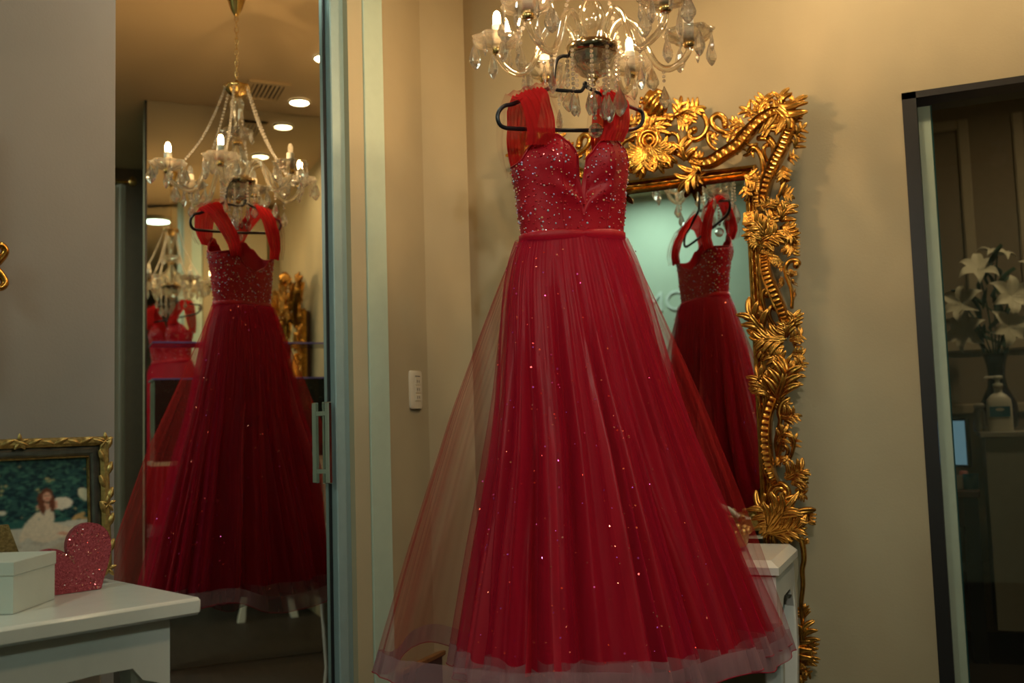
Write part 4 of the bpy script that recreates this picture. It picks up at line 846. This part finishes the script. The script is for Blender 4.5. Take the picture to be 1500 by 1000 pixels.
for ang, R, lit in arms:
    a = radians(ang)+CA; e = Vector((cos(a), sin(a), 0)); sx = Vector((-sin(a), cos(a), 0))
    pts = [(.040, 2.060), (.048, 2.088), (.066, 2.118), (.092, 2.126), (.118, 2.100), (.140, 2.045), (.162, 2.008), (.190, 1.998), (R-.022, 2.015), (R-.003, 2.040), (R, ZC)]
    arm = part('arm', MB().tube(smoothpath([CC+e*r+ZV*z for r, z in pts], 4), 0.0088, 12), 'crystal2', ch, True)
    part('arm_socket', MB().lathe([(.008, -.006), (.010, -.004), (.010, .010), (.008, .012)], CC+e*.040+ZV*2.062, 12), 'brass', arm, True)
    c = CC+e*R
    part('cup_ring', MB().lathe([(.009, -.008), (.0135, -.005), (.0145, .003), (.014, .006), (.010, .009)], c+ZV*ZC, 16), 'brass', arm, True)
    part('bobeche', MB().lathe([(.010, .006), (.030, .008), (.048, .015), (.058, .026), (.063, .033), (.059, .034), (.047, .023), (.029, .014), (.011, .012)], c+ZV*ZC, 40, flute(8, .08)), 'crystal2', arm, True)
    part('candle_sleeve', MB().lathe([(.0135, .012), (.0140, .064), (.0125, .068), (.008, .068)], c+ZV*ZC, 16), 'candle', arm, True)
    part('bulb', MB().lathe([(.0075, .067), (.0092, .073), (.0096, .090), (.0068, .100), (.0015, .105)], c+ZV*ZC, 12), 'bulb' if lit else 'bulb_off', arm, True)
    for k in range(8):
        b = 2*pi*k/8+a+.25; q = c+Vector((cos(b), sin(b), 0))*.059+ZV*(ZC+.029)
        pendant(BALL, q+ZV*.002, .32)
        pendant(PEAR if k % 2 == 0 else DROP, q-ZV*.010, 1.4 if k % 2 == 0 else 1.05, b+.4)
    # bead garland from the crown to the cup, and a short drop under the arm
    top = CC+e*.046+ZV*2.408; end = c-e*.050+ZV*(ZC+.036)
    part('bead_strand', strand([top+(end-top)*t-ZV*.045*sin(pi*t)*(1-.3*t) for t in [i/16 for i in range(17)]]), 'beadc', ch, kind='stuff')
    tp = CC+e*.176+ZV*1.990
    part('bead_strand', strand([tp, tp-ZV*.03], .0112, .8), 'beadc', ch, kind='stuff'); pendant(PEAR, tp-ZV*.036, 1.15, a)
# strands falling from the bowl rim
for ang, r, L, me, sc in ((20, .062, .085, PEAR, 1.15), (75, .060, .06, PEAR, .9), (130, .060, .075, DROP, 1.1), (175, .064, .075, PEAR, 1.0), (215, .066, .10, PEAR, 1.0), (262, .060, .10, PEAR, 1.15), (300, .062, .115, PEAR, 1.15), (335, .066, .085, PEAR, 1.25)):
    a = radians(ang)+CA; p0 = CC+Vector((cos(a), sin(a), 0))*r+ZV*2.040
    part('bead_strand', strand([p0, p0-ZV*L], .0122, .9), 'beadc', ch, kind='stuff'); pendant(me, p0-ZV*(L+.006), sc*1.25, a)
for ang in range(15, 375, 45):
    a = radians(ang)+CA; pendant(PEAR, CC+Vector((cos(a), sin(a), 0))*.056+ZV*2.238, .72, a)
p0 = CC+ZV*1.963
part('bead_strand', strand([p0, p0-ZV*.095], .0122, .9), 'beadc', ch, kind='stuff'); pendant(BALL, p0-ZV*.098, 1.1)
for ang, L in ((240, .05), (320, .062), (10, .045)):
    a = radians(ang)+CA; p0 = CC+Vector((cos(a), sin(a), 0))*.03+ZV*1.990
    part('bead_strand', strand([p0, p0-ZV*L], .0112, .8), 'beadc', ch, kind='stuff'); pendant(PEAR, p0-ZV*(L+.004), 1.2, a)

# ------------------------------------------------------------------ hanger
HC = Vector((-.7997, 2.3125, 1.9233)); HA = radians(54)
EX = Vector((cos(HA), sin(HA), 0)); EB = Vector((-sin(HA), cos(HA), 0))     # along the hanger, and to its back
def hp(x, z, b=0): return HC+EX*x+ZV*z+EB*b
HOOK = [(-.0526, .033), (-.0485, .0686), (-.0437, .0927), (-.036, .1071), (-.022, .116), (-.0081, .1184), (.0032, .1241)]
CROSS = [(-.0526, .033), (-.0448, .0263), (-.0284, .0265), (.0215, .0316), (.034, .0368), (.0437, .051)]
LOOP = [(-.0526, .0326), (-.1153, .0006), (-.171, -.028), (-.1943, -.0358), (-.21, -.0492), (-.2166, -.0658), (-.2121, -.083), (-.1987, -.0902), (-.1758, -.0899), (-.092, -.0818), (.0115, -.0703), (.1024, -.0576), (.1759, -.0472), (.2062, -.0384), (.2233, -.0215), (.2278, -.0053), (.2206, .0084), (.1939, .0135), (.1066, .0309), (.0436, .0491)]
hg = thing('coat_hanger', 'black plastic coat hanger hooked on the chandelier bowl', 'hanger', hp(0, -.07))
hook = smoothpath([hp(x, z) for x, z in HOOK]+[hp(.014, .124, -.004), hp(.018, .116, -.008)], 4)
part('hook', MB().tube(hook, .0048, 10), 'hanger', hg, True)
part('cross_bar', MB().tube(smoothpath([hp(x, z) for x, z in CROSS], 4), .0048, 10), 'hanger', hg, True)
part('shoulder_loop', MB().tube(smoothpath([hp(x, z) for x, z in LOOP], 4), .0052, 10), 'hanger', hg, True)
part('notch_knob', MB().lathe([(.003, -.004), (.007, -.002), (.007, .004), (.003, .007)], hp(.0445, .054), 10), 'hanger', hg, True)

# ------------------------------------------------------------------ red gown
DZ = .50
gown = thing('red_gown', 'red beaded gown with layered tulle skirt hanging from the chandelier', 'dress', (-.83, 2.34, DZ))
BC = Vector((-.817, 2.333, 0)); TILT = .05
GA = radians(46); DX = Vector((cos(GA), sin(GA), 0)); DB = Vector((-sin(GA), cos(GA), 0))     # across the gown, and to its back
ZW = 1.585
def front_top(x):
    return interp([(0, 1.685), (.018, 1.715), (.05, 1.768), (.13, 1.782), (.27, 1.806), (.45, 1.826), (.6, 1.828), (.8, 1.805), (1, 1.762)], abs(x))
def back_top(x): return interp([(0, 1.70), (.3, 1.715), (.65, 1.755), (.8, 1.766), (1, 1.762)], abs(x))
def bod(phi, v, extra=0):
    """phi 0 = right side, pi/2 back, 3pi/2 front; v 0 waist .. 1 top edge"""
    cx, sy = cos(phi), sin(phi); xx = abs(cx)**.85*(1 if cx > 0 else -1)
    zt = front_top(xx) if sy < 0 else back_top(xx)
    z = ZW+(zt-ZW)*v; h = (z-ZW)/.24
    A = interp([(0, .139), (.35, .146), (.75, .158), (1.1, .150)], h); B = interp([(0, .062), (.5, .070), (.8, .078), (1.05, .066)], h)
    if sy >= 0: B *= .72
    X = A*xx; Y = B*(abs(sy)**.8)*(1 if sy > 0 else -1)
    if sy < 0:
        k = exp(-((abs(xx)-.45)/.24)**2)*exp(-((h-.72)/.30)**2); Y -= .026*k          # cups
        Y += .022*exp(-(xx/.10)**2)*min(1, max(0, (h-.25)/.3))                          # hollow between them
        # slack satin drooping below the neckline
        f = h-(.30+.32*abs(xx-.02)); Y -= .010*exp(-(f/.055)**2)*exp(-(xx/.6)**2); Y += .008*exp(-((f-.11)/.05)**2)*exp(-(xx/.55)**2)
        Y -= .003*sin(14*xx+3*h)*(.3+h*.4)
    n = Vector((cx/A, sy/max(B, .02), 0)).normalized()
    X += n.x*extra; Y += n.y*extra
    return BC+DX*X+DB*Y+ZV*(z+X*TILT)
NP, NV = 120, 18
bo = part('bodice', MB().grid([[bod(2*pi*i/NP, j/NV) for j in range(NV+1)] for i in range(NP)], close_u=True), 'satin', gown, True)
sol = bo.modifiers.new('thickness', 'SOLIDIFY'); sol.thickness = .002
edge = [bod(2*pi*i/NP, 1, .0005) for i in range(NP)]
part('neckline_binding', MB().tube(edge+[edge[0]], .0022, 6, cap=False), 'satin', bo, True)
for x0, t in ((3*pi/2-.30, 0), (3*pi/2+.42, 1)):
    part('seam', MB().tube([bod(x0+(.06 if t else -.06)*sin(pi*j/12), j/12*.97, .0004) for j in range(13)], .0011, 5), 'satin', bo, True)
part('waistband', MB().grid([[bod(2*pi*i/NP, v, e) for v, e in ((-.06, .001), (-.045, .0045), (.03, .0045), (.045, .001))] for i in range(NP)], close_u=True), 'satin', gown, True)
# rhinestones on the bodice
rs = random.Random(21); mb = MB(); pts = []
def gem(mb, c, n, r):
    n = n.normalized(); e1 = n.cross(ZV if abs(n.z) < .9 else Vector((1, 0, 0))).normalized(); e2 = n.cross(e1); a0 = rs.random()*2
    ring = [c+(e1*cos(a0+k*pi/3)+e2*sin(a0+k*pi/3))*r for k in range(6)]; top = [c+n*r*.75+(e1*cos(a0+k*pi/3)+e2*sin(a0+k*pi/3))*r*.55 for k in range(6)]
    mb.add(ring+top, [tuple(range(6, 12))]+[(k, (k+1) % 6, 6+(k+1) % 6, 6+k) for k in range(6)])
tries = 0
while len(pts) < 1050 and tries < 20000:
    tries += 1; phi = rs.random()*2*pi; v = .02+.96*rs.random()
    c = bod(phi, v, .0012)
    if any((c-q).length < .0058 for q in pts[-400:]): continue
    pts.append(c); du = bod(phi+.02, v)-c; dv = bod(phi, min(1, v+.02))-c; n = (bod(phi, v, .01)-c).normalized()
    n = (n+Vector((rs.uniform(-.35, .35), rs.uniform(-.35, .35), rs.uniform(-.2, .45)))).normalized()
    gem(mb, c, n, rs.choice((.0014, .0016, .0018, .0021, .0026, .0031)))
part('rhinestones', mb, 'stones', gown, kind='stuff', label='clear and red rhinestones scattered over the bodice')
# straps: ruched tulle bands over the hanger
def strap(side):
    """ruched tulle band: from the cup, over the hanger arm, down to the back edge"""
    if side < 0: xh = -.128; w_h, w_b = .048, .036; pf, pb = 3*pi/2-.74, pi/2+.66; tilt_h = .43
    else: xh = .126; w_h, w_b = .042, .034; pf, pb = 3*pi/2+.42, pi/2-.85; tilt_h = -.14
    zh = interp([(-.171, -.028), (-.1153, .0006), (-.0526, .0326)], xh) if side < 0 else interp([(.0436, .0491), (.1066, .0309), (.194, .0135)], xh)
    top = hp(xh, zh+.009); f0 = bod(pf, .93, .004); b0 = bod(pb, .95, .004)
    n, m_ = 48, 26; rows, rows2 = [], []
    for i in range(n+1):
        t = i/n; fr_ = t < .5; u = t/.5 if fr_ else (1-t)/.5; end = f0 if fr_ else b0; sg = -1 if fr_ else 1
        ax_ = DX.lerp(EX, u).normalized()
        c = end.lerp(top, u**.92)+EB*sg*(.014*sin(pi*min(1, u*1.0))*.9+.010*(1-u)**2*0)
        near = max(0, (u-.80)/.20)
        c = c+EB*sg*.011*(1-near**3)*min(1, u*6)
        w = interp([(0, w_b*(1 if fr_ else .8)), (.5, w_h*.90), (1, w_h)], u); row, row2 = [], []
        for j in range(m_+1):
            s = -1+2*j/m_
            pl = .0040*sin(j*1.9+2.2*sin(t*5)+side)+.0024*sin(j*3.7+t*8)
            out = .009*(1-s*s)*(1-.3*near)+pl
            q = c+ax_*(s*w)+EB*(sg*out*(1-near))+ZV*(out*near+s*w*(tilt_h*near**.5+TILT*(1-near)))
            row.append(q)
            q2 = c+ax_*(s*w*1.26-side*-.006)+EB*(sg*(.016*(1-near)+.003*sin(j*1.3+t*10)))+ZV*(.013*near+s*w*1.26*(tilt_h*near**.5+TILT*(1-near))+.003*sin(j*.9+6*t))
            row2.append(q2)
        rows.append(row); rows2.append(row2)
    st = part('strap', MB().grid(rows), 'strap', gown, True)
    part('sheer_overlay', MB().grid(rows2), 'tulle3', st, True)
strap(-1); strap(1)
# skirt layers
CAMX = rt0.copy()
def fold_noise(seed, lo, hi, n, power=.5):
    """periodic 1-D noise as a table over one turn"""
    r = random.Random(seed); hs = [(r.randint(lo, hi), r.uniform(0, 2*pi)) for _ in range(n)]
    tab = [sum(sin(h*2*pi*k/2048+p)/(h/lo)**power for h, p in hs) for k in range(2048)]
    mx = max(abs(q) for q in tab); return [q/mx for q in tab]
FR = 3*pi/2
CREASES = [(FR-.16, .045, .075, .22), (FR+.34, .05, .055, .10), (FR-.62, .05, .05, .05), (FR+.75, .06, .06, .15), (FR-1.0, .06, .05, .3), (FR+.08, .03, .035, .4), (FR+1.2, .07, .06, .2), (FR-1.45, .07, .06, .2),
           (.55, .06, .06, .2), (1.1, .06, .05, .1), (1.6, .05, .07, .2), (2.1, .06, .05, .15), (2.7, .06, .06, .2), (3.1, .05, .05, .3)]     # deep folds: angle, width, depth, where they start
_ft = {}
def folds(seed):
    if seed not in _ft: _ft[seed] = (fold_noise(seed, 4, 11, 7), fold_noise(seed+50, 14, 34, 12), fold_noise(seed+90, 48, 110, 18), fold_noise(seed+70, 5, 12, 7))
    return _ft[seed]
def look(tab, phi): return tab[int((phi % (2*pi))/(2*pi)*2048) % 2048]
def skirt_pt(phi, t, prof, ratio, zhem, seed, amp, nf, shift=.10, wave=.0, crease=0, lift=.02):
    """t 0 waist .. 1 hem"""
    z = ZW-.006-(ZW-zhem)*t
    a = smooth_interp(prof, t); b = a*(ratio+(0.46-ratio)*max(0, 1-t*5))
    A_, B_, C_, D_ = folds(seed); g_ = min(1, t*2.0)
    ph = phi+.05*t*look(D_, phi)
    big = look(A_, ph)*(1-t*.35)+look(D_, ph)*t*.55
    f = amp*(1.05*big*g_*(.25+.75*t)+.62*look(B_, ph)*g_*(.55+.45*t))+.0030*look(C_, phi)*min(1, .35+t*3)*(1-.55*t)
    if crease:
        for pc, wc, dc, tc in CREASES:
            dphi = (phi-pc-.10*(t-.6)*sin(pc*7)+pi) % (2*pi)-pi; kk = min(1, max(0, (t-tc)/(1-tc))*1.6)
            f += crease*dc*kk*(-exp(-(dphi/wc)**2)+.45*exp(-((dphi-2.1*wc)/(wc*1.2))**2)+.45*exp(-((dphi+2.1*wc)/(wc*1.2))**2))
    X = a*cos(phi); Y = b*sin(phi)
    nrm = Vector((cos(phi)/max(a, .01), sin(phi)/max(b, .01), 0)).normalized()
    X += nrm.x*f; Y += nrm.y*f
    p = BC+DX.lerp(EX, min(1, t*2)).normalized()*X+DB.lerp(EB, min(1, t*2)).normalized()*Y+CAMX*(shift*t**1.3)
    # the cloth rests against the console front
    lim = CY0-.012
    if z < CZ+.24 and p.y > lim-.05:
        k = min(1, (CZ+.24-z)/.17); over = p.y-(lim-.05); p.y = p.y*(1-k)+k*(lim-.05+.045*(1-exp(-over/.045)))
    p.z = z+X*TILT*(1-t)+lift*t*t*max(0, -cos(phi))+wave*t**3*(.8*look(D_, phi)+.8*big)
    return p
OPA = [(0, .145), (.05, .166), (.12, .186), (.25, .212), (.40, .243), (.60, .298), (.80, .362), (1, .425)]
OUT = [(0, .150), (.06, .186), (.12, .218), (.25, .285), (.45, .385), (.70, .490), (.90, .565), (1, .60)]
def layer(name, prof, ratio, zh, seed, amp, nf, m, k=1.0, shift=.10, wave=.0, NU=520, NT=40, hem=None, crease=0, lift=.02):
    pf = [(t, a*k) for t, a in prof]
    t1 = 1-hem/(ZW-zh) if hem else 1
    o = part(name, MB().grid([[skirt_pt(2*pi*i/NU, t1*j/NT, pf, ratio, zh, seed, amp, nf, shift, wave, crease, lift) for j in range(NT+1)] for i in range(NU)], close_u=True), m, gown, True)
    if hem:
        h_ = part('hem_band', MB().grid([[skirt_pt(2*pi*i/NU, t1+(1-t1)*j/4, pf, ratio, zh, seed, amp, nf, shift, wave, crease, lift) for j in range(5)] for i in range(NU)], close_u=True), 'hem', o, True)
        e = [skirt_pt(2*pi*i/NU, 1, pf, ratio, zh, seed, amp, nf, shift, wave, crease, lift) for i in range(NU)]
        part('hem_cord', MB().tube(e+[e[0]], .0013, 4, cap=False), 'tulle1', o, True)
    return o
layer('skirt_lining', OPA, .52, .57, 3, .038, 11, 'lining', .92, .09, crease=1.0)
layer('inner_tulle', OPA, .54, .558, 5, .030, 13, 'tulle1', .98, .095, .012, hem=.045, crease=.8)
layer('middle_tulle', OPA, .56, .55, 8, .034, 9, 'tulle2', 1.06, .10, .016, hem=.05, crease=.35)
layer('outer_tulle', OUT, .52, .535, 12, .018, 8, 'tulle3', .96, .03, .016, hem=.052, lift=.065)
# sequins strewn over the tulle
mb = MB(); rs = random.Random(4)
for k in range(1200):
    phi = rs.random()*2*pi; t = rs.random()**.75*.97
    s_, pf, ra, zh, sd, am, nf = (1.0, [(q, a*1.064) for q, a in OPA], .56, .55, 8, .034, 9)
    c = skirt_pt(phi, t, pf, ra, zh, sd, am, nf, .10, .016, .35); n = EX*cos(phi)+EB*sin(phi)*1.5
    n = (n.normalized()+Vector((rs.uniform(-.5, .5), rs.uniform(-.5, .5), rs.uniform(.0, 1.1)))).normalized()
    r = rs.choice((.0011, .0013, .0015, .0018, .0024)); e1 = n.cross(ZV).normalized(); e2 = n.cross(e1); c = c+(EX*cos(phi)+EB*sin(phi))*.003
    mb.add([c+(e1*cos(q*pi/3)+e2*sin(q*pi/3))*r for q in range(6)], [tuple(range(6))])
part('sequins', mb, 'sequins', gown, kind='stuff', label='tiny glittering sequins strewn over the skirt')
